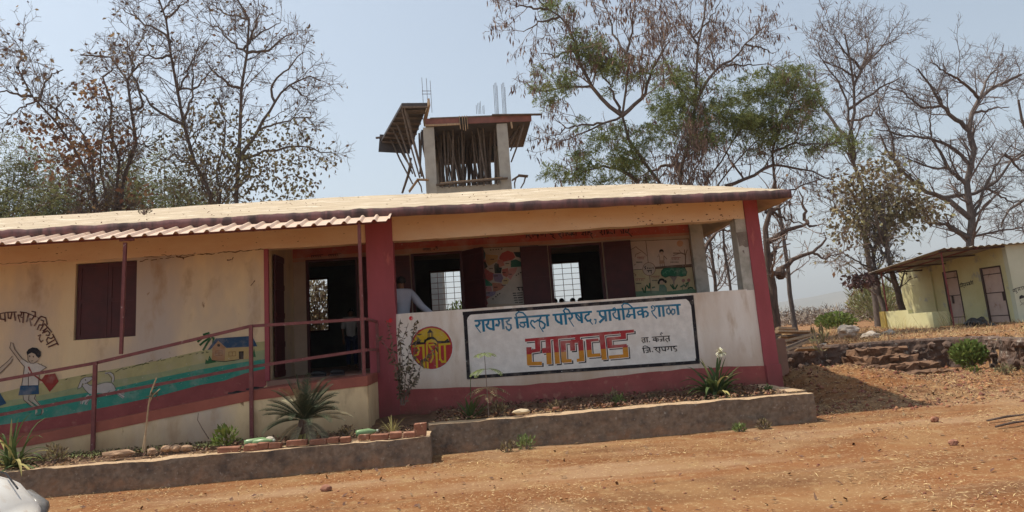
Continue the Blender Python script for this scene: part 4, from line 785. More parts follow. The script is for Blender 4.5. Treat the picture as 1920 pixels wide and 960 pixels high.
def label_rock(px, py, y, r, lab, m=M_stone, sq=(1, .8, .65), seed=1, cat='stone', nm='stone', sub=3, grp=None):
    p = at(px, py, y=y); z = H1(p[0], p[1]); o = rock(nm, (p[0], p[1], max(p[2], z)), r, m, None, sub, .3, sq, seed); return tag(o, lab, cat, grp)
label_rock(1590, 622, 8.5, .27, 'pale boulder on the terrace left of the toilet block, the larger one', seed=3)
label_rock(1632, 630, 8.6, .24, 'flat pale boulder on the terrace nearest the yellow low wall', seed=5, sq=(1.1, .8, .5))
label_rock(1668, 626, 9.5, .17, 'small half buried stone at the foot of the yellow low wall', seed=8)
label_rock(1543, 648, 6.6, .10, 'small grey stone beside the planks on the terrace edge', seed=9)
M_bag = mat('black_plastic', (.012, .012, .013), (.02, .02, .02), scale=5, rough=.35)
bag = label_rock(1836, 611, 9.9, .36, 'crumpled black plastic bag lying on dry grass before the toilet doors', M_bag, (1.1, .8, .62), 12, 'bag', 'plastic_bag', 4)
for v in bag.data.vertices: v.co *= 1+.22*noise.noise(v.co*9)

# planks beside the school
def plank(a, c, w, d, lab, grp='weathered planks heaped beside the school'):
    o = MB().bar(a, c, w, d, up=(0, .3, 1)).build('plank', M_timber if 'dark' in lab else M_plank); return tag(o, lab, 'plank', grp)
Z4 = lambda x, y, Y: at(1280+x*.3542, 360+y*.3542, y=Y)
plank(Z4(500, 740, 4.2), Z4(672, 742, 4.4), .13, .04, 'pale plank lying level on top of the heap beside the school')
plank(Z4(495, 735, 4.6), Z4(600, 742, 4.9), .10, .04, 'short pale plank end at the very back of the plank heap')
plank(Z4(505, 842, 3.0), Z4(690, 768, 3.9), .16, .05, 'long plank coloured dark for shade, leaning up from the school corner')  # shade on this plank is put into its colour by the darker timber
plank(Z4(508, 855, 2.9), Z4(660, 792, 3.6), .09, .04, 'narrow pale batten under the long leaning plank')
plank(Z4(515, 768, 4.3), Z4(640, 768, 4.5), .12, .035, 'flat brown plank under the top plank of the heap')
plank(Z4(500, 800, 3.5), Z4(700, 752, 4.1), .14, .05, 'grey brown plank crossing behind the long leaning one')
plank(Z4(500, 722, 4.9), Z4(590, 726, 5.1), .12, .05, 'stubby pale log end against the school corner')
plank(Z4(600, 835, 5.2), Z4(770, 828, 5.2), .2, .03, 'thin board lying along the terrace edge behind the school')
for k in range(9):
    a = Z4(rnd.uniform(495, 560), rnd.uniform(760, 830), 4.0+rnd.random()); plank(a, a+np.array((rnd.uniform(.3, .9), rnd.uniform(-.3, .3), rnd.uniform(-.1, .08))), .04, .03, 'dark broken stick in the tangle between the planks and the school', 'broken sticks between the planks and the school').name = 'stick'

# ============================================================= BRICKS, BOTTLES, LITTER
Zb = lambda x, y: (460+x*.2917, 600+y*.2917)
bricks = [((5, 75), 824, 'first brick from the left in the row left of the cycad'), ((78, 155), 815, 'second brick of the row, just left of the cycad foot'), ((160, 238), 808, 'dusty brick under the dry cycad fronds'), ((268, 403), 797, 'long brick directly in front of the cycad trunk'), ((412, 525), 786, 'reddish brick right of the cycad trunk'), ((530, 604), 784, 'short brick right after the reddish one'), ((608, 678), 770, 'brick left of the gap in the row'), ((728, 802), 760, 'brick right of the gap in the row'), ((806, 924), 750, 'longest brick under the green bottle'), ((928, 1008), 747, 'brick left of the two bricks by the kerb corner'), ((1014, 1094), 738, 'brick next to the upright one by the kerb corner')]
for k, ((xa, xb), yy, lab) in enumerate(bricks):
    a = at(*Zb(xa, yy), y=-2.38); c = at(*Zb(xb, yy-(xb-xa)*.06), y=-2.38); w = c[0]-a[0]
    o = MB().box(-w/2+.004, w/2-.004, -.05, .05, -.035, .035, j=.006).build('brick', M_brick); bev(o, .006); o.location = ((a[0]+c[0])/2, -2.38+rnd.uniform(-.02, .02), .625+.01*(k % 2)); o.rotation_euler = (rnd.uniform(-.08, .08), rnd.uniform(-.05, .05), rnd.uniform(-.1, .1))
    tag(o, lab, 'brick', 'loose bricks along the planter kerb')
o = MB().box(-.075, .075, -.06, .06, -.075, .085, j=.01).build('brick', M_brick); bev(o, .008); p = at(*Zb(1127, 722), y=-2.36); o.location = (p[0], -2.36, .665); tag(o, 'brick standing on end at the right corner of the planter kerb', 'brick', 'loose bricks along the planter kerb')
for px, lab in ((429, 'lone brick left of the green bottles on the planter kerb'), (478, 'dark brick just under the left green bottle')):
    o = MB().box(-.13, .13, -.05, .05, -.035, .035, j=.006).build('brick', M_brick); bev(o, .006); p = at(px, 842, y=-2.38); o.location = (p[0], -2.36, .62); o.rotation_euler = (0, .03, rnd.uniform(-.1, .1)); tag(o, lab, 'brick', 'loose bricks along the planter kerb')
M_green = mat('green_plastic', (.16, .27, .12), (.24, .33, .18), scale=6, rough=.3); M_cap = mat('pale_plastic', (.55, .6, .5))
def bottle(p, ang, L, r, lab, m=M_green):
    t = thing('bottle', p, lab, 'bottle', 'empty green bottles dropped in the bed'); d = Vector((math.cos(ang), math.sin(ang), .05)); P = Vector(p)
    MB().tube([P, P+d*L*.1, P+d*L*.62, P+d*L*.85, P+d*L*.95], [r*.8, r, r, r*.45, r*.3], 10).build('bottle_body', m, t, True); MB().tube([P+d*L*.95, P+d*L*1.04], r*.36, 8).build('cap', M_cap, t)
p = at(458, 832, y=-2.2); bottle((p[0], -2.2, .66), .2, .34, .045, 'green bottle lying left of the cycad beside a pale stone'); p = at(474, 836, y=-2.3); bottle((p[0], -2.28, .665), -.1, .26, .04, 'smaller green bottle lying in front of the other left of the cycad')
p = at(668, 808, y=-2.1); bottle((p[0], -2.15, .66), .15, .27, .045, 'green bottle lying right of the cycad by the railing post')
def small(px, py, y, r, lab, m, sq=(1, .8, .7), seed=0, z=None): 
    p = at(px, py, y=y); o = rock('stone', (p[0], p[1], p[2] if z is None else z), r, m, None, 2, .25, sq, seed); tag(o, lab, 'stone')
small(505, 826, -2.25, .07, 'round white stone in the bed between bottle and cycad', mat('white_stone', (.62, .55, .45)), seed=4)
small(222, 851, -2.1, .06, 'long smooth brown stone lying in the left bed', mat('brown_stone', (.42, .27, .17)), (3.2, .8, .8), 6)
small(285, 847, -2.1, .055, 'round brown stone beside the foot of the dead stick', MATS['brown_stone'], (1.1, .9, .9), 7)
for k, px in enumerate((312, 330, 350)): small(px, 846-px*.015, -2.15, .06, ('brown cobble left in the cluster right of the dead stick', 'brown cobble in the middle of the cluster right of the dead stick', 'brown cobble at the right of the cluster right of the dead stick')[k], MATS['brown_stone'], (1.3, .9, .7), 20+k)
small(978, 772, -1.66, .045, 'long pale stone on the sunny kerb below the board', mat('pale_stone_kerb', (.60, .48, .32)), (2.6, 1, .8), 31)
small(1042, 765, -1.62, .03, 'small orange brick chip on the sunny kerb', M_brick, (1.6, 1, .7), 32)
small(612, 915, -3.6, .05, 'reddish stone on the ground below the left planter', M_brick, (1.1, .9, .8), 33, .28)
for k, (px, py, lab) in enumerate([(1755, 797, 'lone reddish stone standing on open ground at right'), (1788, 832, 'lone brown stone on the bare ground nearest the lower right'), (540, 826+30, 'brick chip on the straw near the left kerb'), (1098, 741, 'x')]):
    if k == 3: continue
    p = at(px, py, z=.25); o = rock('stone', (p[0], p[1], H1(p[0], p[1])+.03), .05, M_brick, None, 2, .3, (1, .8, .8), 40+k); tag(o, lab, 'stone')
# footwear
M_shoe = mat('black_shoe', (.018, .018, .02), rough=.4); M_sole = mat('shoe_sole', (.06, .05, .05))
def shoe(p, ang, lab, open_=False, grp=None):
    t = thing('shoe' if not open_ else 'sandal', p, lab, 'shoe' if not open_ else 'sandal', grp); d = Vector((math.cos(ang), math.sin(ang), 0)); n = Vector((-d.y, d.x, 0)); P = Vector(p)
    m = MB(); k = 10; V = [];
    for zz in (0, .022):
        for i in range(k): a = 2*math.pi*i/k; V.append(P+d*(.125*math.cos(a))+n*(.045*math.sin(a)*(1-.2*math.cos(a+3)))+Vector((0, 0, zz)))
    m.add(V, [tuple(range(k))[::-1], tuple(range(k, 2*k))]+[(i, (i+1) % k, k+(i+1) % k, k+i) for i in range(k)]); m.build('sole', M_sole, t)
    if open_:
        MB().tube([P+d*.06+Vector((0, 0, .02)), P+n*.04+d*-.0+Vector((0, 0, .03)), P+n*.03-d*.05+Vector((0, 0, .02))], .008, 5).build('strap', M_shoe, t); MB().tube([P+d*.06+Vector((0, 0, .02)), P-n*.04+Vector((0, 0, .03)), P-n*.03-d*.05+Vector((0, 0, .02))], .008, 5).build('strap', M_shoe, t)
    else:
        MB().tube([P+d*.12+Vector((0, 0, .03)), P+d*.08+Vector((0, 0, .04)), P+d*.02+Vector((0, 0, .05)), P-d*.06+Vector((0, 0, .06)), P-d*.11+Vector((0, 0, .055))], [.02, .038, .042, .04, .02], 8).build('upper', M_shoe, t, True)
shoe((-2.30, -.15, 1.335), .35, 'left shoe of the black pair on the threshold', grp='black shoes on the threshold'); shoe((-2.02, -.10, 1.335), .6, 'right shoe of the black pair on the threshold', grp='black shoes on the threshold')
shoe((-3.42, -.5, 1.20), .15, 'lower dark sandal lying on the red ramp', True); shoe((-3.18, -.42, 1.235), .25, 'upper dark sandal lying on the red ramp near the post', True)

# ============================================================= PEOPLE
M_hair = mat('black_hair', (.012, .010, .010), rough=.6); M_skin = mat('brown_skin', (.20, .105, .065), (.17, .09, .055), scale=5, rough=.6)
M_shirt = mat('pale_blue_shirt', (.42, .45, .52), (.36, .39, .46), scale=6, bump=.01, bscale=9); M_trou = mat('dark_trousers', (.03, .03, .04)); M_white = mat('white_school_shirt', (.55, .55, .54)); M_navy = mat('navy_cloth', (.03, .04, .09))
def skin_mesh(name, J, Ed, m, parent, sub=1):
    me = bpy.data.meshes.new(name+'_skeleton'); names = list(J); me.from_pydata([J[k][0] for k in names], [(names.index(a), names.index(b_)) for a, b_ in Ed], [])
    o = bpy.data.objects.new('tmp', me); C.objects.link(o); mo = o.modifiers.new('s', 'SKIN'); ly = me.skin_vertices[0].data
    for i, k in enumerate(names):
        r = J[k][1]; ly[i].radius = r if isinstance(r, tuple) else (r, r)
    ly[0].use_root = True; mo.use_smooth_shade = True; s2 = o.modifiers.new('u', 'SUBSURF'); s2.levels = sub; s2.render_levels = sub
    dg = bpy.context.evaluated_depsgraph_get(); dg.update(); nm = bpy.data.meshes.new_from_object(o.evaluated_get(dg)); nm.name = name; bpy.data.objects.remove(o); nm.materials.clear(); nm.materials.append(m)
    q_ = link(name, nm, parent)
    return q_
def person(loc, rz, h, label, shirt, lower, arms='down', group=None, lean=0.0, reach=None, head_turn=0.0):
    t = thing('person', loc, label, 'person', group); k = h/1.7
    L = {'pel': ((0, 0, .93), (.13, .10)), 'spi': ((0, lean*.3, 1.12), (.125, .09)), 'che': ((0, lean*.6, 1.32), (.15, .10)), 'nek': ((0, lean*.8, 1.47), .05), 'hed': ((0, lean+.01, 1.56), (.070, .080)), 'top': ((0, lean, 1.64), (.062, .072)),
         'hL': ((-.09, 0, .88), .09), 'kL': ((-.10, .03, .48), .058), 'aL': ((-.10, 0, .09), .04), 'fL': ((-.11, .14, .04), .035), 'hR': ((.09, 0, .88), .09), 'kR': ((.10, .03, .48), .058), 'aR': ((.10, 0, .09), .04), 'fR': ((.11, .14, .04), .035),
         'sL': ((-.19, lean*.7, 1.40), .055), 'eL': ((-.24, lean*.5, 1.12), .042), 'wL': ((-.24, .08+lean*.5, .88), .028), 'pL': ((-.24, .10+lean*.5, .82), (.036, .018)),
         'sR': ((.19, lean*.7, 1.40), .055), 'eR': ((.24, lean*.5, 1.12), .042), 'wR': ((.24, .08+lean*.5, .88), .028), 'pR': ((.24, .10+lean*.5, .82), (.036, .018))}
    if reach:
        (ex, ey, ez), (wx, wy, wz) = reach
        L['eR'] = ((ex, ey, ez), .045); L['wR'] = ((wx, wy, wz), .03); dx = Vector((wx-ex, wy-ey, wz-ez)).normalized(); L['pR'] = (tuple(Vector((wx, wy, wz))+dx*.07), (.038, .02))
    Ed = [('pel', 'spi'), ('spi', 'che'), ('che', 'nek'), ('nek', 'hed'), ('hed', 'top'), ('pel', 'hL'), ('hL', 'kL'), ('kL', 'aL'), ('aL', 'fL'), ('pel', 'hR'), ('hR', 'kR'), ('kR', 'aR'), ('aR', 'fR'), ('che', 'sL'), ('sL', 'eL'), ('eL', 'wL'), ('wL', 'pL'), ('che', 'sR'), ('sR', 'eR'), ('eR', 'wR'), ('wR', 'pR')]
    for sd in 'LR':
        P = Vector(L['p'+sd][0]); W_ = Vector(L['w'+sd][0]); d = (P-W_).normalized(); side = d.cross(Vector((0, 1, .2))).normalized()
        for i, (off, ln) in enumerate(((-.027, .060), (-.009, .072), (.010, .068), (.027, .050))):
            a = P+side*off; L['f%s%d' % (sd, i)] = (tuple(a+d*.035), .009); L['g%s%d' % (sd, i)] = (tuple(a+d*(.035+ln)+Vector((0, 0, -.015))), .007); Ed += [('p'+sd, 'f%s%d' % (sd, i)), ('f%s%d' % (sd, i), 'g%s%d' % (sd, i))]
        L['t'+sd] = (tuple(P-d*.02+side*.05), .010); Ed.append(('p'+sd, 't'+sd))
    sc = lambda D: {a: (tuple(np.array(v)*k), (tuple(q*k for q in r) if isinstance(r, tuple) else r*k)) for a, (v, r) in D.items()}
    parts = [skin_mesh('body', sc(L), Ed, M_skin, t)]
    up = lambda r, e: tuple(q+e for q in r) if isinstance(r, tuple) else r+e
    SJ = {a: (L[a][0], up(L[a][1], .028)) for a in ('che', 'spi', 'pel', 'sL', 'eL', 'sR', 'eR')}; SJ['hem'] = ((0, 0, .84), (.155, .125)); SJ['nk'] = ((0, lean*.75, 1.475), .066)
    se = [('che', 'spi'), ('spi', 'pel'), ('pel', 'hem'), ('che', 'nk'), ('che', 'sL'), ('sL', 'eL'), ('che', 'sR'), ('sR', 'eR')]
    if reach or arms == 'long':
        for sd in 'LR': SJ['w'+sd] = (L['w'+sd][0], .04); se.append(('e'+sd, 'w'+sd))
    parts.append(skin_mesh('shirt', sc(SJ), se, shirt, t))
    TJ = {'w': ((0, 0, .93), (.14, .11)), 'hL': ((-.09, 0, .86), .10), 'kL': ((-.10, .03, .48), .075), 'aL': ((-.10, 0, .12), .06), 'hR': ((.09, 0, .86), .10), 'kR': ((.10, .03, .48), .075), 'aR': ((.10, 0, .12), .06)}
    parts.append(skin_mesh('trousers', sc(TJ), [('w', 'hL'), ('hL', 'kL'), ('kL', 'aL'), ('w', 'hR'), ('hR', 'kR'), ('kR', 'aR')], lower, t))
    bm = bmesh.new(); bmesh.ops.create_icosphere(bm, subdivisions=3, radius=1)
    for v in bm.verts:
        n = 1+.06*noise.noise(v.co*4); v.co = Vector((v.co.x*.088*n, v.co.y*.103*n-.012, v.co.z*.092*n)); 
    bmesh.ops.delete(bm, geom=[v for v in bm.verts if v.co.y > .035 and v.co.z < .03 or v.co.z < -.065], context='VERTS')
    for v in bm.verts: v.co = (v.co+Vector((0, lean, 1.625)))*k
    me = bpy.data.meshes.new('hair'); bm.to_mesh(me); bm.free(); me.materials.append(M_hair); parts.append(link('hair', me, t))
    for (nm, c, r, q) in (('ear', (-.078, lean+.01, 1.585), .016, (.5, 1, 1.5)), ('ear', (.078, lean+.01, 1.585), .016, (.5, 1, 1.5)), ('nose', (0, lean+.095, 1.575), .014, (.8, 1.2, 1.2)), ('eye', (-.03, lean+.082, 1.60), .009, (1.3, .6, .8)), ('eye', (.03, lean+.082, 1.60), .009, (1.3, .6, .8)), ('mouth', (0, lean+.083, 1.54), .014, (1.5, .5, .4))):
        bm = bmesh.new(); bmesh.ops.create_icosphere(bm, subdivisions=1, radius=1)
        for v in bm.verts: v.co = Vector((c[0]+v.co.x*r*q[0], c[1]+v.co.y*r*q[1], c[2]+v.co.z*r*q[2]))*k
        me = bpy.data.meshes.new(nm); bm.to_mesh(me); bm.free(); me.materials.append(M_hair if nm == 'eye' else M_skin); link(nm, me, t)
    t.rotation_euler = (0, 0, rz); return t
pm_ = at(752, 530, y=.62)
person((pm_[0]+.0, .66, 1.33), R(28), pm_[2]+.10-1.33, 'man in pale blue shirt standing behind the wall with one hand on it', M_shirt, M_trou, lean=.02, reach=((.30, -.20, 1.12), (.42, -.48, .93)))
for k, (px, lab) in enumerate([(1040, 'leftmost of the four children whose heads show before the right rear window'), (1053, 'second from the left of the four children before the right rear window'), (1074, 'third from the left of the four children before the right rear window'), (1089, 'rightmost of the four children before the right rear window')]):
    p = at(px, 561-.5*k, y=5.2+.2*(k % 2)); person((p[0], p[1], 1.33), R(160+25*k), p[2]+.01-1.33, lab, M_white, M_navy, group='children inside the right classroom')
p = at(664, 640, y=3.0); person((p[0]-.05, 3.0, 1.33), R(200), 1.18, 'child in a white shirt standing in the dark left classroom doorway', M_white, M_navy)
pass

# ============================================================= CAR CORNER AT LOWER LEFT
car = thing('parked_car', (-4.5, -6.9, .25), 'white hatchback whose bonnet corner and headlight enter at lower left', 'car')
M_car = mat('white_car_paint', (.66, .65, .62), (.58, .55, .50), scale=3, rough=.35, spots=[((.50, .42, .34), 9, .58, .72)]); M_glass = mat('dark_glass', (.02, .025, .03), rough=.08); M_blk = mat('black_trim', (.02, .02, .022), rough=.5); M_lens = mat('headlight_lens', (.20, .185, .17), (.12, .115, .105), scale=20, rough=.15); M_rim = mat('alloy_rim', (.45, .45, .46), rough=.35, metal=.8)
FX = -2.76; CY = -7.24
st_ = [(-3.75, .62, .35, .80), (-3.6, .74, .30, .98), (-3.0, .80, .24, 1.02), (-2.2, .82, .22, 1.03), (-1.35, .82, .22, 1.02), (-1.0, .80, .22, .99), (-.55, .76, .23, .93), (-.25, .68, .25, .84), (-.06, .54, .30, .70), (0, .40, .36, .58)]
m = MB(); n = 20; V = []; Fs = []
for (x, hw, z0, z1) in st_:
    for i in range(n):
        a = 2*math.pi*i/n; ca, sa = math.cos(a), math.sin(a); e = .45; yy = hw*math.copysign(abs(ca)**e, ca); zz = (z0+z1)/2+(z1-z0)/2*math.copysign(abs(sa)**e, sa); V.append((FX+x, CY+yy, .215+zz))
for s_ in range(len(st_)-1):
    for i in range(n): Fs.append((s_*n+i, s_*n+(i+1) % n, (s_+1)*n+(i+1) % n, (s_+1)*n+i))
Fs += [tuple(range(n)), tuple(range((len(st_)-1)*n, len(st_)*n))[::-1]]
meshobj('body', V, Fs, M_car, car, smooth=True)
V = []; cab = [(-3.62, .66, .95, 1.0), (-3.3, .62, .96, 1.42), (-2.4, .62, .98, 1.50), (-1.8, .60, .98, 1.44), (-1.05, .66, .96, 1.0)]; Fs = []
for (x, hw, z0, z1) in cab: V += [(FX+x, CY-hw-.08, .215+z0), (FX+x, CY-hw*.86, .215+z1), (FX+x, CY+hw*.86, .215+z1), (FX+x, CY+hw+.08, .215+z0)]
for i in range(len(cab)-1):
    for j in range(3): a = i*4+j; Fs.append((a, a+1, a+5, a+4))
meshobj('cabin', V, Fs, M_glass, car)
MB().box(FX-3.25, FX-1.85, CY-.53, CY+.53, .215+1.44, .215+1.52, j=.0).build('roof', M_car, car)
for sy in (-1, 1):
    yl = CY+sy*.60; hl = MB(); hl.tube([(FX-.34, CY+sy*.70, .215+.70), (FX-.24, CY+sy*.68, .215+.67), (FX-.12, CY+sy*.60, .215+.61), (FX-.05, CY+sy*.48, .215+.55)], [.02, .06, .07, .035], 10).build('headlight', M_lens, car, True)
    for xw in (-.78, -3.0):
        wv = MB().tube([(FX+xw, CY+sy*.66, .215+.29), (FX+xw, CY+sy*.84, .215+.29)], .29, 22).build('tyre', M_blk, car); MB().tube([(FX+xw, CY+sy*.80, .215+.29), (FX+xw, CY+sy*.85, .215+.29)], .18, 16).build('rim', M_rim, car)
    MB().box(FX-1.35, FX-1.15, CY+sy*.86-.06, CY+sy*.86+.06, .215+.98, .215+1.12, j=.01).build('mirror', M_car, car)
MB().tube([(FX-1.0, CY+.60, .215+.955), (FX-.6, CY+.57, .215+.925), (FX-.28, CY+.50, .215+.865), (FX-.12, CY+.36, .215+.78)], .006, 5).build('bonnet_seam', M_blk, car)
MB().box(FX-.10, FX+.02, CY-.36, CY+.36, .215+.42, .215+.54).build('grille', M_blk, car); MB().box(FX-.16, FX+.03, CY-.5, CY+.5, .215+.28, .215+.37).build('bumper', M_blk, car)
# ============================================================= TREES
def nrm(a): return a/(np.linalg.norm(a, axis=-1, keepdims=True)+1e-9)
def resample(P, n):
    P = np.asarray(P, float); d = np.r_[0, np.cumsum(np.linalg.norm(np.diff(P, axis=0), axis=1))]; t = np.linspace(0, d[-1], n); return np.stack([np.interp(t, d, P[:, i]) for i in range(3)], 1)
def tubes(P, Rr, sides):
    """P (K,n,3), Rr (K,n) -> V, quads"""
    K, n, _ = P.shape; T = np.empty_like(P); T[:, 1:-1] = P[:, 2:]-P[:, :-2]; T[:, 0] = P[:, 1]-P[:, 0]; T[:, -1] = P[:, -1]-P[:, -2]; T = nrm(T)
    ref = nrm(np.cross(T[:, :1], np.array([.3, .2, .93]))+1e-6); X = nrm(np.cross(T, np.broadcast_to(nrm(np.cross(ref, T[:, :1])), T.shape)) + 1e-6); Y = np.cross(T, X)
    a = np.arange(sides)*2*np.pi/sides
    V = P[:, :, None]+(X[:, :, None]*np.cos(a)[:, None]+Y[:, :, None]*np.sin(a)[:, None])*Rr[:, :, None, None]
    I = np.arange(K*n*sides).reshape(K, n, sides); J = np.roll(I, -1, 2)
    return V.reshape(-1, 3), np.stack((I[:, :-1], J[:, :-1], J[:, 1:], I[:, 1:]), -1).reshape(-1, 4)
def join(L):
    V = []; Q = []; n = 0
    for v, q in L: V.append(v); Q.append(q+n); n += len(v)
    return np.concatenate(V), np.concatenate(Q)
def grow(P, Rr, per_m, L0, L1, ang, steps, wob, up, t0=.15, rr=.55, rmin=.006, flat=1.0, tipbias=1.0):
    K, n, _ = P.shape; ln = np.linalg.norm(np.diff(P, axis=1), axis=2).sum(1); cnt = np.maximum(1, NR.poisson(ln*per_m)); idx = np.repeat(np.arange(K), cnt); M = len(idx)
    t = t0+(1-t0)*NR.rand(M)**(1/tipbias); f = t*(n-1); i = np.minimum(f.astype(int), n-2); w = (f-i)[:, None]
    O = P[idx, i]*(1-w)+P[idx, i+1]*w; r0 = (Rr[idx, i]*(1-w[:, 0])+Rr[idx, i+1]*w[:, 0])*rr
    T = nrm(P[idx, i+1]-P[idx, i]); rd = NR.normal(size=(M, 3)); rd[:, 1] *= flat; perp = nrm(rd-T*(rd*T).sum(1, keepdims=True)); a = np.radians(ang*(.65+.7*NR.rand(M)))[:, None]
    D = nrm(T*np.cos(a)+perp*np.sin(a)); Ls = (L0+(L1-L0)*NR.rand(M))*(1.15-.55*t); st = (Ls/steps)[:, None]
    Q = np.empty((M, steps+1, 3)); Q[:, 0] = O
    for s in range(steps): D = nrm(D+NR.normal(size=(M, 3))*wob+np.array([0, 0, up])); Q[:, s+1] = Q[:, s]+D*st
    r0 = np.maximum(r0, rmin*1.3); RR = r0[:, None]*np.linspace(1, .45, steps+1)[None]; RR = np.maximum(RR, rmin*.8)
    return Q, RR
def leaves(P, D, ln, wd, droop=0.0, jit=.35):
    """diamond leaves at P along D"""
    N_ = len(P); D = nrm(D+NR.normal(size=(N_, 3))*jit+np.array([0, 0, -droop])); S_ = nrm(np.cross(D, nrm(NR.normal(size=(N_, 3))))); k = (.7+.6*NR.rand(N_))[:, None]
    up = np.cross(D, S_); V = np.stack((P, P+D*ln*.45*k+S_*wd*k*.5+up*ln*.06, P+D*ln*k, P+D*ln*.45*k-S_*wd*k*.5+up*ln*.06), 1)
    return V.reshape(-1, 3), np.arange(4*N_).reshape(-1, 4)
def twigends(Q, prob): m = NR.rand(*Q.shape[:2]) < prob; m[:, 0] = False; k, i = np.nonzero(m); return Q[k, i], nrm(Q[k, i]-Q[k, i-1])
def inball(n, c, r): v = NR.normal(size=(n, 3)); v = nrm(v)*(NR.rand(n, 1)**.45); return np.array(c)+v*np.array(r)
def fronds(c, r, n, size=.26, pairs=7):
    """bipinnate acacia sprays: many narrow leaflets set along short rachises"""
    P = inball(n, c, r); D = nrm(nrm(P-np.array(c))*.8+NR.normal(size=(n, 3))*.6+np.array([0, 0, .1])); S_ = nrm(np.cross(D, NR.normal(size=(n, 3)))); out_p = []; out_d = []
    for k in range(pairs):
        for s in (-1, 1): out_p.append(P+D*size*(k+.5)/pairs-np.array([0, 0, .25*size])*((k+.5)/pairs)**2); out_d.append(nrm(S_*s+D*.5))
    return leaves(np.concatenate(out_p), np.concatenate(out_d), size*.40, size*.09, .15, .15)
class Tree:
    def __init__(s, nm, lab, px, py, y, cat='tree', group=None, bark=None):
        p = at(px, py, y=y); s.y = y; s.z0 = H1(p[0], p[1]); s.t = thing(nm, (p[0], y, s.z0), lab, cat, group); s.bark = bark or M_bark; s.L = []; s.tw = []; s.lv = {}; s.tops = []
    def limb(s, ox, oy, sc, w, pts, w1=None, dy=None, root=False, n=12, depth=0.0):
        """limb traced through zoom pixels; w = width in photo px at its start"""
        dy = rnd.uniform(-1.3, 1.3) if dy is None else dy; P = [at(ox+x*sc, oy+y_*sc, y=s.y+depth+dy*i/(len(pts)-1)) for i, (x, y_) in enumerate(pts)]
        d = np.linalg.norm(P[0]-CAM); r = w*.40*d/F_PX
        if not root and s.L:
            A_ = np.concatenate([q for q, _ in s.L]); dd = (A_[:, 0]-P[0][0])**2+(A_[:, 2]-P[0][2])**2+.15*(A_[:, 1]-P[0][1])**2; j = int(np.argmin(dd))
            if dd[j] < .35: off = A_[j]-P[0]; P = [p+off*np.array((max(0, 1-i*1.2/len(P)), 1-.5*i/len(P), max(0, 1-i*1.2/len(P)))) for i, p in enumerate(P)]
        if root: b_ = P[0].copy(); b_[2] = s.z0-.1; b_[0] += rnd.uniform(-.05, .05); P = [b_]+P
        Q = resample(P, n); Q[1:-1] += NR.normal(size=(n-2, 3))*.03; e = (w1/2*d/F_PX) if w1 else r*.28; RR = np.linspace(1, e/r, n)*r
        if root: RR[0] *= 1.25
        s.L.append((Q, RR)); return s
    def finish(s, g1, g2, g3=None, twig=None, sides0=8):
        P = np.stack([a for a, _ in s.L]); Rr = np.stack([b_ for _, b_ in s.L]); v, q = tubes(P, Rr, sides0); meshobj('trunk', v, q, s.bark, s.t, smooth=True)
        out = []; A, RA = grow(P, Rr, **g1); out.append(tubes(A, RA, 5)); B_, RB = grow(A, RA, **g2); out.append(tubes(B_, RB, 4)); last = B_
        if g3: C3, RC = grow(B_, RB, **g3); out.append(tubes(C3, RC, 3)); last = C3
        s.last = last; s.mid = B_; s.first = A; v, q = join(out); tag(meshobj('twigs', v, q, twig or M_twig, s.t), kind='stuff'); return s
    def leaf(s, name, VQ, m): v, q = VQ; tag(meshobj(name, v, q, m, s.t), kind='stuff'); return s
G1 = dict(per_m=3.2, L0=.8, L1=2.0, ang=48, steps=6, wob=.16, up=.06, t0=.22, rr=.38, rmin=.009)
G2 = dict(per_m=4.2, L0=.35, L1=.95, ang=50, steps=4, wob=.20, up=.05, t0=.15, rr=.5, rmin=.0065)
G3 = dict(per_m=8.0, L0=.15, L1=.42, ang=45, steps=3, wob=.22, up=.05, t0=.2, rr=.65, rmin=.0048)
Z1 = (0, 0, .4376)
# --- left trees
t = Tree('teak_tree', 'leftmost leaning multi stemmed tree with orange dying leaves behind the roof', 185, 400, 12.5, group='bare trees behind the school roof')
for w, p, r_ in [(11, [(412, 880), (375, 740), (300, 620), (240, 540), (200, 470), (150, 420), (110, 330), (75, 290)], 1), (9, [(405, 880), (400, 700), (350, 540), (300, 500), (210, 480), (170, 430)], 1), (6, [(200, 470), (215, 400), (250, 350), (300, 320)], 0), (6, [(150, 420), (90, 410), (30, 400), (0, 420)], 0), (6, [(110, 330), (125, 280), (118, 240)], 0), (9, [(465, 870), (430, 740), (410, 660), (440, 600), (450, 520)], 1), (5, [(240, 540), (260, 470), (300, 430)], 0), (4, [(200, 470), (120, 490), (40, 530)], 0)]: t.limb(*Z1, w, p, root=bool(r_))
t.finish(G1, G2, G3, M_twig); a, d = twigends(t.last, .10); t.leaf('foliage', leaves(a, d, .17, .10, .8), M_leafdry)
P = np.concatenate([inball(n_, at(x*.4376, y_*.4376, y=12.5), (rx_, 1.0, rz_)) for x, y_, rx_, rz_, n_ in ((300, 680, 1.3, .9, 240), (200, 550, .9, .5, 120), (520, 590, .6, .6, 70), (590, 820, .6, .5, 60), (400, 640, 1.0, .7, 150), (420, 400, .6, .5, 90))]); t.leaf('orange_foliage', leaves(P, NR.normal(size=P.shape), .17, .11, .8), M_leaforange)
t = Tree('teak_tree', 'second tree from the left, forked trunk rising in an open curve behind the roof', 225, 400, 13, group='bare trees behind the school roof')
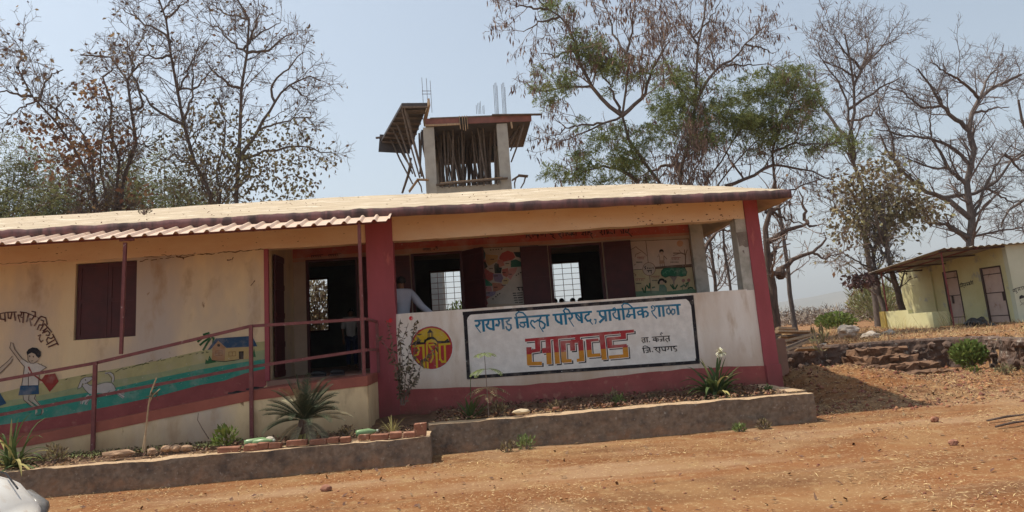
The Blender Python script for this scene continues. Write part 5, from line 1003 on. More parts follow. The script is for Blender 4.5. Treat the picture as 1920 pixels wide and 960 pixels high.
for w, p, r_ in [(12, [(520, 870), (510, 790), (580, 680), (592, 580), (565, 450), (545, 340), (500, 270), (430, 210), (345, 235)], 1), (11, [(500, 860), (495, 760), (510, 650), (470, 560), (480, 380), (440, 330)], 1), (6, [(565, 450), (620, 440), (600, 370), (560, 290), (540, 190)], 0), (5, [(545, 340), (590, 270), (640, 220), (620, 160)], 0), (4, [(480, 380), (520, 330), (590, 330)], 0), (4, [(592, 580), (650, 600), (690, 570)], 0), (5, [(500, 270), (520, 200), (510, 150)], 0)]: t.limb(*Z1, w, p, root=bool(r_))
t.finish(G1, G2, G3, M_twig); a, d = twigends(t.last, .07); t.leaf('foliage', leaves(a, d, .16, .09, .8), M_leafdry)
t = Tree('teak_tree', 'tall slender bare tree in the middle of the left group', 370, 400, 13.5, group='bare trees behind the school roof')
for w, p, r_ in [(13, [(920, 870), (845, 720), (800, 580), (770, 490), (760, 400), (730, 300), (735, 200), (725, 120), (680, 20), (660, -60)], 1), (8, [(775, 500), (690, 470), (640, 430), (600, 380)], 0), (6, [(735, 290), (690, 300), (640, 270), (610, 240)], 0), (6, [(735, 180), (690, 130), (620, 100), (525, 35)], 0), (5, [(728, 120), (780, 60), (840, 20)], 0), (5, [(745, 360), (800, 300), (860, 190)], 0), (6, [(800, 560), (830, 450), (840, 330), (800, 230)], 0), (5, [(690, 50), (730, 10), (780, -30)], 0), (5, [(765, 420), (850, 400), (900, 330), (950, 290)], 0)]: t.limb(*Z1, w, p, root=bool(r_))
t.finish(G1, G2, G3, M_twig); a, d = twigends(t.last, .035); t.leaf('foliage', leaves(a, d, .14, .08, .8), M_leafdry)
P = inball(560, at(850*.4376, 700*.4376, y=13.4), (2.6, 1.2, 1.5)); t.leaf('lower_foliage', leaves(P, NR.normal(size=P.shape), .15, .08, .8), M_leafdull)
t = Tree('teak_tree', 'tallest tree at the right of the left group with dull leaves low down', 430, 400, 13, group='bare trees behind the school roof')
for w, p, r_ in [(14, [(1010, 870), (1020, 700), (1030, 550), (1035, 400), (1050, 280), (1075, 180), (1070, 80), (1010, 0), (990, -50)], 1), (9, [(1045, 700), (1130, 560), (1200, 430), (1260, 370), (1330, 330), (1375, 350)], 0), (7, [(1040, 730), (1150, 680), (1250, 650), (1330, 645), (1450, 665)], 0), (7, [(1035, 400), (980, 380), (920, 320), (880, 260)], 0), (7, [(1050, 270), (1150, 250), (1200, 190), (1265, 150)], 0), (6, [(1040, 300), (980, 230), (930, 150), (880, 110)], 0), (6, [(1070, 200), (1120, 140), (1210, 100)], 0), (5, [(1050, 80), (960, 60), (900, 10)], 0), (6, [(1200, 430), (1180, 360), (1240, 290), (1310, 215), (1350, 235)], 0), (5, [(1260, 380), (1310, 420), (1365, 440)], 0), (8, [(945, 860), (930, 760), (960, 640), (970, 520), (930, 420)], 1), (5, [(1075, 170), (1110, 60), (1150, 70)], 0), (5, [(1130, 560), (1230, 520), (1330, 500), (1355, 560)], 0)]: t.limb(*Z1, w, p, root=bool(r_))
t.finish(G1, G2, G3, M_twig); a, d = twigends(t.last, .05); t.leaf('foliage', leaves(a, d, .14, .08, .8), M_leafdry)
P = np.concatenate([inball(n_, at(x*.4376, y_*.4376, y=13), (rx_, 1.4, rz_)) for x, y_, rx_, rz_, n_ in ((1030, 620, 2.5, 1.2, 520), (1040, 780, 2.6, 1.1, 850), (1150, 680, 2.0, 1.1, 350), (1290, 800, .8, .6, 120), (1300, 560, .7, .7, 90), (1390, 680, .6, .5, 60), (920, 500, .9, .7, 150))]); t.leaf('lower_foliage', leaves(P, NR.normal(size=P.shape), .15, .085, .8), M_leafdull)
# bamboo clumps
def bamboo(px, py, y, spread, h, nc, lab, nl=26):
    p = at(px, py, y=y); g = H1(p[0], y); t = thing('bamboo_clump', (p[0], y, g), lab, 'bamboo', 'bamboo clumps behind the school'); n = 12; K = nc
    s = np.linspace(0, 1, n); a = NR.uniform(-1, 1, K); P = np.zeros((K, n, 3)); P[..., 0] = p[0]+a[:, None]*.5+(a[:, None]*spread)*s**2; P[..., 1] = y+NR.uniform(-.6, .6, K)[:, None]+NR.uniform(-1.5, 1.5, K)[:, None]*s**2; hh = h*NR.uniform(.65, 1.05, K)[:, None]; P[..., 2] = g+hh*(s-.28*np.abs(a)[:, None]*s**3)
    v, q = tubes(P, np.full((K, n), .028)*np.linspace(1.2, .25, n), 5); tag(meshobj('culms', v, q, mat('bamboo_culm', (.24, .22, .10), (.18, .15, .07), scale=3), t), kind='stuff')
    A, RA = grow(P, np.full((K, n), .02), 5, .4, 1.1, 55, 4, .2, -.08, t0=.25, rmin=.005); v, q = tubes(A, RA, 3); tag(meshobj('twigs', v, q, M_twig2, t), kind='stuff')
    a_, d_ = twigends(A, 1.0); i = np.repeat(np.arange(len(a_)), 3); v, q = leaves(a_[i]+NR.normal(size=(len(i), 3))*.14, d_[i], .22, .032, .7, .6); tag(meshobj('foliage', v, q, M_bamboo, t), kind='stuff')
bamboo(10, 400, 15, 2.2, 9.8, 40, 'bamboo clump at the far left edge behind the roof'); bamboo(115, 400, 17, 2.8, 9.6, 50, 'pale feathery bamboo clump left of the orange leaved tree'); bamboo(225, 400, 16.5, 2.8, 9.0, 50, 'bamboo clump behind the forked tree'); bamboo(320, 400, 15.5, 2.5, 8.8, 46, 'rightmost bamboo clump under the tall bare trees')

# --- acacias right of centre
Z2 = (940, 0, .3751)
t = Tree('acacia_tree', 'left acacia with hanging brown pods, nearest the unfinished tower', 1220, 370, 10.5, group='acacia trees behind the school', bark=M_bark)
for w, p, r_ in [(14, [(790, 915), (720, 820), (650, 760), (620, 640), (610, 520), (615, 430), (640, 300)], 1), (10, [(640, 570), (740, 470), (755, 380), (790, 290), (830, 220)], 0), (10, [(600, 660), (520, 600), (430, 480), (395, 380), (370, 270), (330, 160), (250, 80), (180, 20)], 0), (8, [(600, 600), (540, 450), (480, 360)], 0), (6, [(370, 270), (280, 300), (190, 290)], 0), (6, [(310, 140), (200, 160), (110, 190)], 0), (6, [(230, 70), (120, 60), (40, 50)], 0), (6, [(430, 480), (300, 470), (180, 480)], 0), (6, [(600, 640), (420, 700), (260, 740)], 0), (6, [(480, 600), (350, 620), (240, 680)], 0), (10, [(690, 910), (600, 850), (500, 830), (400, 860)], 0), (6, [(640, 300), (560, 180), (510, 60), (480, -30)], 0), (6, [(640, 300), (660, 160), (650, 20)], 0)]: t.limb(*Z2, w, p, root=bool(r_))
t.finish(G1, G2, G3, M_twig2); a, d = twigends(t.last, .16); i = np.repeat(np.arange(len(a)), 2); t.leaf('pods', leaves(a[i]+NR.normal(size=(len(i), 3))*.05, d[i]*.2, .20, .045, 1.6, .3), M_pod)
def green(t, L, y, n=560, org=Z2):
    out = []
    for (x, y_, rx_, rz_) in L:
        sc = np.linalg.norm(at(org[0]+x*org[2], org[1]+y_*org[2], y=y)-CAM)/F_PX*org[2]
        for k in range(11):
            cx, cy = x+rnd.gauss(0, .75)*rx_, y_+rnd.gauss(0, .75)*rz_; out.append(fronds(at(org[0]+cx*org[2], org[1]+cy*org[2], y=y+rnd.uniform(-.8, .8)), (rx_*.42*sc, .5, rz_*.26*sc), int(n*rx_*rz_/12000/11*.62)+5))
    t.leaf('green_foliage', join(out), M_leafgreen)
green(t, [(400, 220, 90, 70), (480, 320, 80, 60), (610, 360, 90, 60), (300, 470, 90, 70), (560, 690, 110, 60), (690, 720, 90, 50), (430, 850, 150, 70), (600, 830, 90, 60), (280, 30, 50, 50)], 10.3)
t = Tree('acacia_tree', 'middle acacia with dense dark green foliage over two crossing trunks', 1275, 370, 11.5, group='acacia trees behind the school')
for w, p, r_ in [(13, [(893, 915), (905, 820), (935, 720), (960, 560), (975, 420), (975, 300), (1000, 130), (1020, 0), (1030, -60)], 1), (11, [(888, 915), (870, 860), (780, 865), (700, 885)], 0), (8, [(985, 460), (1030, 370), (1080, 310), (1150, 270), (1250, 180), (1330, 120)], 0), (7, [(935, 915), (930, 700)], 1), (6, [(880, 870), (870, 760), (900, 700)], 0), (5, [(970, 250), (900, 120), (880, 0)], 0), (5, [(1000, 150), (1060, 80), (1110, -20)], 0), (5, [(1150, 270), (1250, 290), (1380, 300)], 0), (5, [(1250, 180), (1320, 200), (1390, 240)], 0), (4, [(808, 420), (805, 200), (800, -20)], 0), (5, [(960, 500), (870, 400), (820, 300), (790, 150), (740, 40)], 0), (5, [(1080, 310), (1060, 200), (1080, 100)], 0)]: t.limb(*Z2, w, p, root=bool(r_))
t.finish(G1, G2, G3, M_twig2); a, d = twigends(t.last, .15); i = np.repeat(np.arange(len(a)), 2); t.leaf('pods', leaves(a[i]+NR.normal(size=(len(i), 3))*.05, d[i]*.2, .19, .04, 1.6, .3), M_pod)
green(t, [(850, 400, 60, 50), (900, 480, 110, 70), (880, 560, 100, 60), (980, 620, 130, 70), (1080, 640, 150, 70), (1060, 480, 70, 50), (1200, 700, 90, 60), (1150, 600, 80, 50), (930, 680, 90, 50)], 11.3, 500)
t = Tree('acacia_tree', 'right acacia with a bright dark green crown leaning over the roof corner', 1450, 380, 12, group='acacia trees behind the school')
for w, p, r_ in [(11, [(1375, 960), (1360, 880), (1340, 780), (1370, 690), (1440, 560), (1470, 450)], 1), (9, [(1010, 930), (1060, 850), (1130, 760), (1200, 640)], 1), (9, [(1120, 930), (1250, 880), (1350, 820), (1500, 840), (1660, 900)], 0), (7, [(1080, 930), (1150, 840), (1280, 700), (1400, 600)], 1), (6, [(1340, 780), (1450, 730), (1560, 740), (1700, 720)], 0), (5, [(1370, 950), (1500, 890), (1640, 880)], 0), (5, [(1180, 870), (1100, 750), (1040, 700)], 0)]: t.limb(*Z2, w, p, root=bool(r_))
t.finish(G1, G2, G3, M_twig2); a, d = twigends(t.last, .06); t.leaf('pods', leaves(a, d*.2, .22, .05, 1.6, .3), M_pod)
green(t, [(1240, 480, 80, 70), (1330, 500, 110, 80), (1430, 440, 110, 90), (1510, 480, 80, 80), (1420, 380, 70, 50), (1330, 600, 100, 60), (1500, 620, 70, 50), (1400, 680, 80, 50), (1540, 720, 60, 30), (1250, 640, 90, 60)], 11.8, 500)

# --- far right trees
Z3 = (1440, 20, .479)
F1 = dict(G1, per_m=2.2, L0=1.0, L1=2.8, ang=42, rmin=.012); F2 = dict(G2, per_m=3.6, L0=.5, L1=1.4, rmin=.009); F3 = dict(G3, per_m=6, L0=.25, L1=.7, rmin=.0065)
t = Tree('bare_tree', 'slimmer bare tree with a rounded twiggy crown left of the big bare tree', 1620, 600, 20, group='bare trees by the toilet block')
for w, p, r_ in [(13, [(380, 900), (376, 675), (330, 590), (318, 520), (320, 450), (340, 370), (335, 300), (320, 200), (300, 90)], 1), (8, [(320, 540), (270, 470), (215, 400), (190, 330), (180, 240)], 0), (7, [(305, 620), (298, 470), (290, 350), (250, 260), (190, 170)], 0), (7, [(340, 370), (400, 330), (460, 290), (520, 260)], 0), (6, [(335, 310), (380, 220), (440, 150), (500, 120)], 0), (6, [(330, 260), (370, 170), (380, 90)], 0), (6, [(325, 440), (400, 420), (450, 350), (480, 280)], 0), (6, [(325, 240), (270, 170), (240, 100)], 0), (5, [(335, 300), (270, 250), (200, 210)], 0)]: t.limb(*Z3, w, p, root=bool(r_))
t.finish(F1, F2, F3, M_twig); a, d = twigends(t.last, .02); t.leaf('pods', leaves(a, d*.2, .22, .05, 1.6, .3), M_pod); green(t, [(275, 500, 55, 30), (330, 530, 60, 30), (250, 510, 40, 22)], 19.6, 700, Z3)
t = Tree('bare_tree', 'big bare spreading tree rising behind the toilet block roof', 1820, 560, 21, group='bare trees by the toilet block')
for w, p, r_ in [(19, [(792, 1100), (790, 915), (795, 800), (772, 700), (795, 620), (810, 560), (788, 480), (800, 400), (830, 340), (880, 300), (990, 250)], 1), (10, [(788, 480), (740, 430), (680, 370), (640, 280), (600, 220)], 0), (12, [(785, 800), (700, 730), (600, 690), (500, 600), (440, 480)], 0), (11, [(780, 880), (700, 830), (600, 820)], 0), (9, [(690, 720), (830, 700), (910, 660), (960, 580), (1040, 520)], 0), (8, [(790, 630), (740, 560), (650, 510), (520, 490), (430, 460)], 0), (7, [(810, 800), (850, 700), (890, 610), (960, 520)], 0), (7, [(830, 340), (780, 280), (700, 230), (650, 190)], 0), (6, [(880, 300), (900, 230), (950, 180)], 0), (6, [(800, 400), (880, 380), (960, 370)], 0), (6, [(680, 370), (600, 380), (540, 320), (470, 290)], 0), (7, [(770, 660), (700, 610), (620, 600), (540, 570)], 0), (6, [(960, 580), (1010, 640), (1050, 620)], 0), (6, [(740, 600), (660, 480), (640, 350)], 0), (5, [(850, 700), (960, 760), (1040, 740)], 0), (6, [(500, 600), (490, 480), (450, 400), (440, 320)], 0)]: t.limb(*Z3, w, p, root=bool(r_), n=16)
t.finish(F1, F2, F3, M_twig); a, d = twigends(t.last, .01); t.leaf('pods', leaves(a, d*.2, .2, .05, 1.6, .3), M_pod)
t = Tree('bare_tree', 'bare tree whose thin crown enters at the far right edge', 1990, 560, 24, group='bare trees by the toilet block')
for w, p, r_ in [(14, [(1150, 1100), (1130, 900), (1120, 700), (1060, 560), (1000, 460), (980, 350)], 1), (8, [(1120, 700), (1020, 720), (930, 780), (900, 850)], 0), (8, [(1060, 560), (1010, 560), (940, 600)], 0), (6, [(1130, 850), (1040, 850), (960, 860)], 0)]: t.limb(*Z3, w, p, root=bool(r_))
t.finish(F1, F2, F3, M_twig)
t = Tree('leafy_tree', 'low dense tree with dull brown green leaves and twin trunks by the toilet block', 1672, 600, 15.5, bark=M_bark)
Z0 = (0, 0, 1.0)
for w, p, r_ in [(13, [(1657, 581), (1645, 515), (1636, 470), (1615, 430), (1600, 390)], 1), (15, [(1692, 590), (1688, 581), (1672, 512), (1662, 454), (1655, 400), (1660, 350)], 1), (7, [(1636, 470), (1660, 420), (1700, 380)], 0), (6, [(1615, 430), (1580, 400), (1560, 370)], 0), (6, [(1662, 454), (1690, 420), (1730, 405)], 0), (5, [(1640, 500), (1600, 480), (1575, 470)], 0)]: t.limb(*Z0, w, p, root=bool(r_))
t.finish(dict(G1, per_m=4), G2, G3, M_twig); a, d = twigends(t.last, .12); t.leaf('foliage', leaves(a, d, .17, .09, .8), M_leafdull)
P = np.concatenate([inball(n_, at(x, y_, y=15.5), (rx_, 1.2, rz_)) for x, y_, rx_, rz_, n_ in ((1650, 370, 2.0, 1.2, 1200), (1610, 420, 1.3, .9, 500), (1700, 400, 1.5, .8, 420), (1740, 400, .8, .5, 90), (1650, 310, .9, .5, 160), (1590, 340, .7, .6, 130))]); t.leaf('dull_foliage', leaves(P, NR.normal(size=P.shape), .19, .11, .8), M_leafdull)
P = inball(220, at(1612, 525, y=15), (.7, .5, .3)); t.leaf('purple_foliage', leaves(P, NR.normal(size=P.shape), .2, .1, 1), mat('purple_dead_leaf', (.15, .09, .085), (.1, .06, .055), island=.3))
Z4_ = (1280, 360, .3542)
t = Tree('knobbly_tree', 'near bare tree with rough brown trunk and burr right beside the school', 1453, 610, 7.2, bark=M_bark2)
for w, p, r_ in [(20, [(492, 700), (478, 520), (465, 410), (445, 270), (440, 170), (462, 80), (478, 0), (490, -60)], 1), (11, [(455, 265), (510, 235), (560, 205), (650, 175), (700, 180)], 0), (9, [(470, 320), (495, 285), (520, 250)], 0), (10, [(475, 405), (520, 395), (570, 355), (620, 322), (700, 310), (750, 265), (740, 215)], 0), (8, [(450, 115), (420, 80), (390, 55), (330, 20)], 0), (8, [(465, 110), (500, 90), (508, 75), (485, 30)], 0), (6, [(400, 118), (500, 145), (560, 165), (645, 175)], 0), (7, [(640, 170), (620, 80), (600, 0)], 0), (5, [(700, 310), (760, 340), (830, 330)], 0), (8, [(112, 320), (150, 240), (200, 165), (260, 60)], 0), (5, [(200, 190), (270, 200), (300, 210)], 0)]: t.limb(*Z4_, w*1.25, p, root=bool(r_), dy=rnd.uniform(-.6, .6))
t.finish(dict(G1, L0=.5, L1=1.4, per_m=2.4, up=.0), dict(G2, L0=.25, L1=.7), dict(G3, per_m=3), M_twig2); bz = at(1457, 513, y=7.2); rock('burr', bz+np.array((.09, -.02, 0)), .14, M_bark2, t.t, 2, .2, (1, .9, 1.2), 3)
a, d = twigends(t.last, .018); t.leaf('foliage', leaves(a, d, .16, .10, 1.2), M_leaforange)
# far brush and young trees
def brush(name, lab, x0, x1, y0, y1, h, n, m, seed, cat='brush'):
    rs = np.random.RandomState(seed); X = rs.uniform(x0, x1, n); Y = rs.uniform(y0, y1, n); G = hgt(X, Y); H_ = h*(.55+.6*vnoise(X, Y, .13, seed))*rs.uniform(.3, 1.0, n)
    P = np.stack((X, Y, G+H_*.05+H_*.75*rs.rand(n)), 1); D = nrm(np.stack((rs.normal(0, .9, n), rs.normal(0, .7, n), np.full(n, .7)), 1)); v, q = leaves(P, D, h*.22, .06, 0, .5); o = meshobj(name, v, q, m); return tag(o, lab, cat, kind='stuff')
M_br = mat('grey_brush', (.27, .22, .18), (.18, .15, .12), scale=.2, island=.45)
brush('scrub_thicket', 'grey brown leafless scrub thicket beyond the terrace', 12, 75, 38, 60, 2.0, 24000, M_br, 3); brush('scrub_thicket', 'farther hazy belt of scrub trees below the hills', -40, 160, 90, 140, 3.2, 20000, mat('far_brush', (.12, .115, .07), (.16, .12, .085), scale=.08, island=.4), 4)
brush('scrub_thicket', 'dry undergrowth seen low behind the school', -25, 14, 24, 36, 1.7, 12000, mat('dry_brush', (.36, .27, .16), (.22, .17, .10), scale=.4, island=.4), 5)
def shrub(nm, lab, c, r, n, m, ln=.1, wd=.05, cat='shrub', stems=14, group=None, droop=.1):
    c = np.array(c, float); t = thing(nm, tuple(c), lab, cat, group); K = stems; s = np.linspace(0, 1, 6); tip = inball(K, (0, 0, r[2]), (r[0]*.85, r[1]*.85, r[2]*.9)); P = c+tip[:, None]*s[None, :, None]; P[..., 2] = c[2]+np.abs(tip[:, None, 2])*s**.8
    v, q = tubes(P, np.full((K, 6), .008)*np.linspace(1.3, .5, 6), 4); meshobj('stems', v, q, M_twig2, t); Q = inball(n, c+np.array((0, 0, r[2])), r); Q[:, 2] = np.maximum(Q[:, 2], c[2]+.02); v, q = leaves(Q, nrm(Q-c)+np.array((0, 0, .3)), ln, wd, droop, .5); tag(meshobj('foliage', v, q, m, t), kind='stuff'); return t
def onwall(px, py, y): p = at(px, py, y=y); return p
p = at(1590, 605, y=22); shrub('green_bush', 'bright yellow green bush on the terrace before the scrub', (p[0]-.6, 22, 1.0), (1.0, .7, .38), 900, M_bush, .16, .08)
p = at(1768, 668, y=3.6); shrub('citrus_bush', 'round bright green bush growing against the dark retaining wall', (10.42, 3.15, .42), (.36, .26, .27), 1400, M_bush, .085, .045, stems=22)
for k, (x, y, r_, n_, lab) in enumerate([(9.95, 1.55, .16, 160, 'low weedy tuft right of the round green bush'), (10.0, .9, .2, 200, 'spreading dusty weed nearest the right edge by the wall'), (9.8, 2.2, .12, 90, 'tiny green weed just right of the round bush')]): shrub('weed', lab, (x, y, H1(x, y)), (r_, r_, r_*.6), n_, M_leafdull if k != 2 else M_bush, .06, .025, 'weed', 8)
t_ = shrub('sapling', 'young long leaved sapling standing among the planks beside the school', at(1541, 668, y=3.4), (.2, .2, .30), 40, M_leafdull, .2, .04, 'sapling', 9)
p = at(1640, 560, y=30); shrub('palm_like_bush', 'grey green feathery young palm clump in the gap by the leafy tree', (p[0], 30, 1.0), (1.6, 1, 1.4), 900, M_bamboo, .5, .05, 'palm', 20)
p = at(1645, 590, y=40); shrub('round_bush', 'rounded yellow brown bush in the gap beside the toilet block', (p[0], 40, 1.0), (2.0, 1.4, 1.3), 2600, mat('yellow_brush', (.34, .27, .12), (.22, .18, .1), scale=.4, island=.4), .22, .09, 'bush', 20)
# foliage and dry hedge seen through the rear windows
t = shrub('dry_hedge', 'sunlit dry leafy hedge seen through the left rear window', (-4.6, 9.4, .9), (1.4, .5, 1.5), 6500, mat('dry_hedge_leaf', (.44, .34, .19), (.25, .19, .11), scale=3, island=.5), .15, .05, 'hedge', 30)
t = shrub('window_bush', 'green bush behind the unfinished tower seen through the middle rear window', (.25, 15, .95), (1.3, .5, 1.15), 2600, M_bush, .14, .07, 'bush', 20)

# ============================================================= FOREGROUND PLANTS
def strapleaf(m, o, d, L, w, arch, n=9, mi=0):
    """one arching strap leaf with a folded midrib"""
    d = Vector(d).normalized(); s = d.cross(Vector((0, 0, 1))); s = s.normalized() if s.length > .05 else Vector((1, 0, 0)); p = Vector(o); V = []; Fs = []; st = L/(n-1)
    for i in range(n):
        t = i/(n-1); ww = w*math.sin(math.pi*min(1, .18+.82*t))**.6*(1 if t < .98 else .1); u = s.cross(d).normalized()*ww*.22
        V += [p-s*ww/2+u*-1*-1, p.copy(), p+s*ww/2+u]; d = (d+Vector((0, 0, -arch/(n-1)*(.4+1.4*t)))).normalized(); p = p+d*st
    for i in range(n-1): a = 3*i; Fs += [(a, a+1, a+4, a+3), (a+1, a+2, a+5, a+4)]
    m.add(V, Fs, mi)
def leafpart(t, o, d, L, w, arch, mt, name='leaf'): m = MB(); strapleaf(m, o, d, L, w, arch); return m.build(name, mt, t)
# cycad
cp = at(572, 815, y=-2.05); cz = .60; cy = thing('cycad', (cp[0], -2.05, cz), 'sago palm with stiff dusty fronds in the bed before the entrance landing', 'palm')
MB().tube([(cp[0], -2.05, cz-.05), (cp[0]-.01, -2.05, cz+.13), (cp[0], -2.05, cz+.28)], [.10, .095, .07], 10).build('trunk', M_bark2, cy)
def frond(t, o, d, L, arch, m_, wd=.10, nl=34):
    d = Vector(d).normalized(); p = Vector(o); pts = []; n = nl
    for i in range(n+1): pts.append((p.copy(), d.copy())); d = (d+Vector((0, 0, -arch/n*(.3+1.4*i/n)))).normalized(); p = p+d*(L/n)
    m = MB(); m.tube([q[0] for q in pts[::5]], .006, 4); s0 = Vector(d).cross(Vector((0, 0, 1))); 
    for i in range(4, n+1):
        P_, D_ = pts[i]; s = D_.cross(Vector((0, 0, 1))); s = s.normalized() if s.length > .15 else Vector((1, 0, 0)); t_ = i/n; l = wd*math.sin(math.pi*min(1, t_*.93+.05))**.5*1.15
        for sg in (-1, 1):
            e = (s*sg*.8+D_*.75+s.cross(D_)*.35).normalized(); w_ = D_*.0046; m.add([P_-w_, P_+e*l*.6-w_*.8, P_+e*l, P_+e*l*.6+w_*.8, P_+w_], [(0, 1, 2, 3, 4)])
    return m.build('frond', m_, t)
top = Vector((cp[0], -2.05, cz+.27))
for k in range(46):
    a = k*2.399+rnd.uniform(-.2, .2); e = R(8+62*((k % 10)/9)) if k < 38 else R(-25+rnd.uniform(-20, 12)); d = Vector((math.cos(a)*math.cos(e), math.sin(a)*math.cos(e)*.8, math.sin(e)))
    frond(cy, top+d*.04, d, rnd.uniform(.42, .58) if k < 38 else rnd.uniform(.38, .5), rnd.uniform(.5, 1.1) if k < 38 else 1.3, M_frond if (k < 38 and k % 7) else M_frondy)
for a in (-.15, .1): frond(cy, top, Vector((a, -.05, 1)), .58, .25, M_frond)
for k in range(22):
    a = rnd.uniform(math.pi*1.05, math.pi*1.7); leafpart(cy, top+Vector((0, 0, -.08)), (math.cos(a), math.sin(a)*.8, -.6), rnd.uniform(.35, .5), .014, 1.4, M_bladey, 'dead_leaf')
# lily with white flower
lp = at(1345, 738, y=-.9); ly = thing('spider_lily', (lp[0], -.9, .64), 'flowering white spider lily clump against the pink wall foot', 'lily')
for k in range(70):
    a = rnd.uniform(0, 6.28); e = R(rnd.uniform(30, 84)); L = rnd.uniform(.40, .66); yl_ = k % 7 == 0; leafpart(ly, (lp[0]+rnd.uniform(-.06, .06), -.9+rnd.uniform(-.05, .05), .62), (math.cos(a)*math.cos(e), math.sin(a)*math.cos(e), math.sin(e)), L, rnd.uniform(.045, .065), rnd.uniform(.5, 1.9), M_bladey if yl_ else M_blade)
fp = at(1351, 662, y=-1.08); MB().tube([(lp[0], -.9, .65), (lp[0]+.01, -.95, .9), (fp[0], -1.07, fp[2])], .007, 5).build('flower_stalk', M_blade, ly)
fl = MB(); M_pet = mat('white_petal', (.70, .70, .58), (.62, .6, .4), scale=9)
for k in range(52): 
    a = rnd.uniform(0, 6.28); e = R(rnd.uniform(-25, 80)); strapleaf(fl, fp, (math.cos(a)*math.cos(e), math.sin(a)*math.cos(e), math.sin(e)), rnd.uniform(.07, .13), .02, 1.6, 5)
fl.build('flower', M_pet, ly)
# left spider lily
lp = at(30, 868, y=-2.95); ly = thing('spider_lily', (lp[0], -2.15, .60), 'yellowing strap leaved lily clump at the far left by the ramp foot', 'lily'); lp = at(28, 860, y=-2.15)
for k in range(40):
    a = rnd.uniform(-.3, 6.28); e = R(rnd.uniform(20, 85)); L = rnd.uniform(.4, .72); leafpart(ly, (lp[0]+rnd.uniform(-.1, .1), -2.15+rnd.uniform(-.06, .06), .59), (math.cos(a)*math.cos(e), math.sin(a)*math.cos(e), math.sin(e)), L, rnd.uniform(.03, .045), rnd.uniform(.8, 2.4), M_bladey if k % 3 == 0 else M_blade)
# agave like clump
ap = at(882, 778, y=-1.25); ag = thing('agave_plant', (ap[0], -1.25, .64), 'dark spiky sword leaved plant under the left end of the name board', 'agave')
for k in range(22):
    a = rnd.uniform(0, 6.28); e = R(rnd.uniform(12, 72)); leafpart(ag, (ap[0]+rnd.uniform(-.03, .03), -1.25, .62), (math.cos(a)*math.cos(e), math.sin(a)*math.cos(e)*.7, math.sin(e)), rnd.uniform(.26, .42), .035, .25, M_blade)
leafpart(ag, (ap[0], -1.25, .64), (.07, 0, 1), .80, .05, .05, M_blade); leafpart(ag, (ap[0], -1.2, .64), (-1, .2, .15), .6, .03, .3, M_blade)
# seedling with tiers of feathery leaves
sp = at(916, 774, y=-1.35); sd = thing('feathery_seedling', (sp[0], -1.35, .64), 'slender seedling with tiers of feathery pinnate leaves before the name board', 'seedling')
tops_ = at(908, 660, y=-1.35); MB().tube([(sp[0], -1.35, .62), (sp[0]+.0, -1.35, 1.0), tuple(tops_)], [.009, .007, .004], 5).build('stem', M_twig2, sd)
def pinn(t, o, d, L, m_, arch=.5):
    d = Vector(d).normalized(); p = Vector(o); m = MB(); pts = [p.copy()]; n = 11; s = d.cross(Vector((0, 0, 1))).normalized()
    for i in range(n):
        d = (d+Vector((0, 0, -arch/n))).normalized(); p = p+d*(L/n); pts.append(p.copy())
        for sg in (-1, 1):
            e = (s*sg+d*.35+Vector((0, 0, -.1))).normalized(); l = .075*math.sin(math.pi*(i+1.5)/(n+2)); w_ = d*.011; m.add([p, p+e*l*.5+w_, p+e*l, p+e*l*.5-w_], [(0, 1, 2, 3)])
    m.tube(pts[::3], .0025, 3); return m.build('leaf', m_, t)
M_seed = mat('seedling_leaf', (.22, .27, .10), (.16, .21, .08), scale=5, island=.25, trans=.3)
for (zf, r_, n_, mm) in [(0.98, .20, 6, M_seed), (.74, .32, 7, M_seed), (.46, .36, 9, M_leafdull), (.36, .3, 7, M_leafdull)]:
    z = .62+(tops_[2]-.62)*zf; xx = sp[0]+(tops_[0]-sp[0])*zf
    for k in range(n_): a = k*6.283/n_+rnd.uniform(-.3, .3); pinn(sd, (xx, -1.35, z), (math.cos(a), math.sin(a)*.8, .25), r_*rnd.uniform(.8, 1.1), mm, 1.0)
# periwinkle bush by the column
def stemplant(nm, lab, stems, m_leaf, cat, ln=.07, wd=.025, dens=14, y0=-1.0):
    b0 = stems[0][0]; t = thing(nm, (b0[0], b0[1], b0[2]), lab, cat)
    for S_ in stems:
        P = resample(S_, 10); P[1:] += NR.normal(size=(9, 3))*.012; MB().tube([tuple(q) for q in P], list(np.linspace(.008, .003, 10)), 5).build('stem', M_twig2, t)
        n = int(dens*np.linalg.norm(np.diff(P, axis=0), axis=1).sum()*2); i = NR.randint(2, 10, n); f = NR.rand(n, 1); A = P[i-1]*(1-f)+P[i]*f; D = NR.normal(size=(n, 3)); v, q = leaves(A, D, ln, wd, .5, .2); tag(meshobj('foliage', v, q, m_leaf, t), kind='stuff')
    return t
b0 = at(752, 745, y=-.75)
def pxs(pts, y=-.75): return [at(x, y_, y=y-.05*i) for i, (x, y_) in enumerate(pts)]
M_peri = mat('dark_olive_leaf', (.11, .10, .06), (.15, .11, .07), scale=4, island=.45)
hb = stemplant('flowering_shrub', 'leggy shrub with one red flower in front of the red column and emblem', [pxs(p) for p in [[(752, 760), (748, 700), (738, 660), (728, 605)], [(753, 760), (750, 690), (752, 640), (765, 603)], [(755, 760), (762, 700), (768, 650), (778, 600)], [(756, 760), (770, 700), (780, 640), (784, 602)], [(752, 760), (742, 690), (720, 640), (704, 628)], [(758, 760), (775, 720), (790, 680), (822, 645)], [(755, 760), (765, 730), (780, 712), (789, 705)], [(753, 755), (748, 720), (740, 690)], [(752, 760), (756, 680), (745, 620), (750, 600)]]], M_peri, 'shrub', .075, .028, 26)
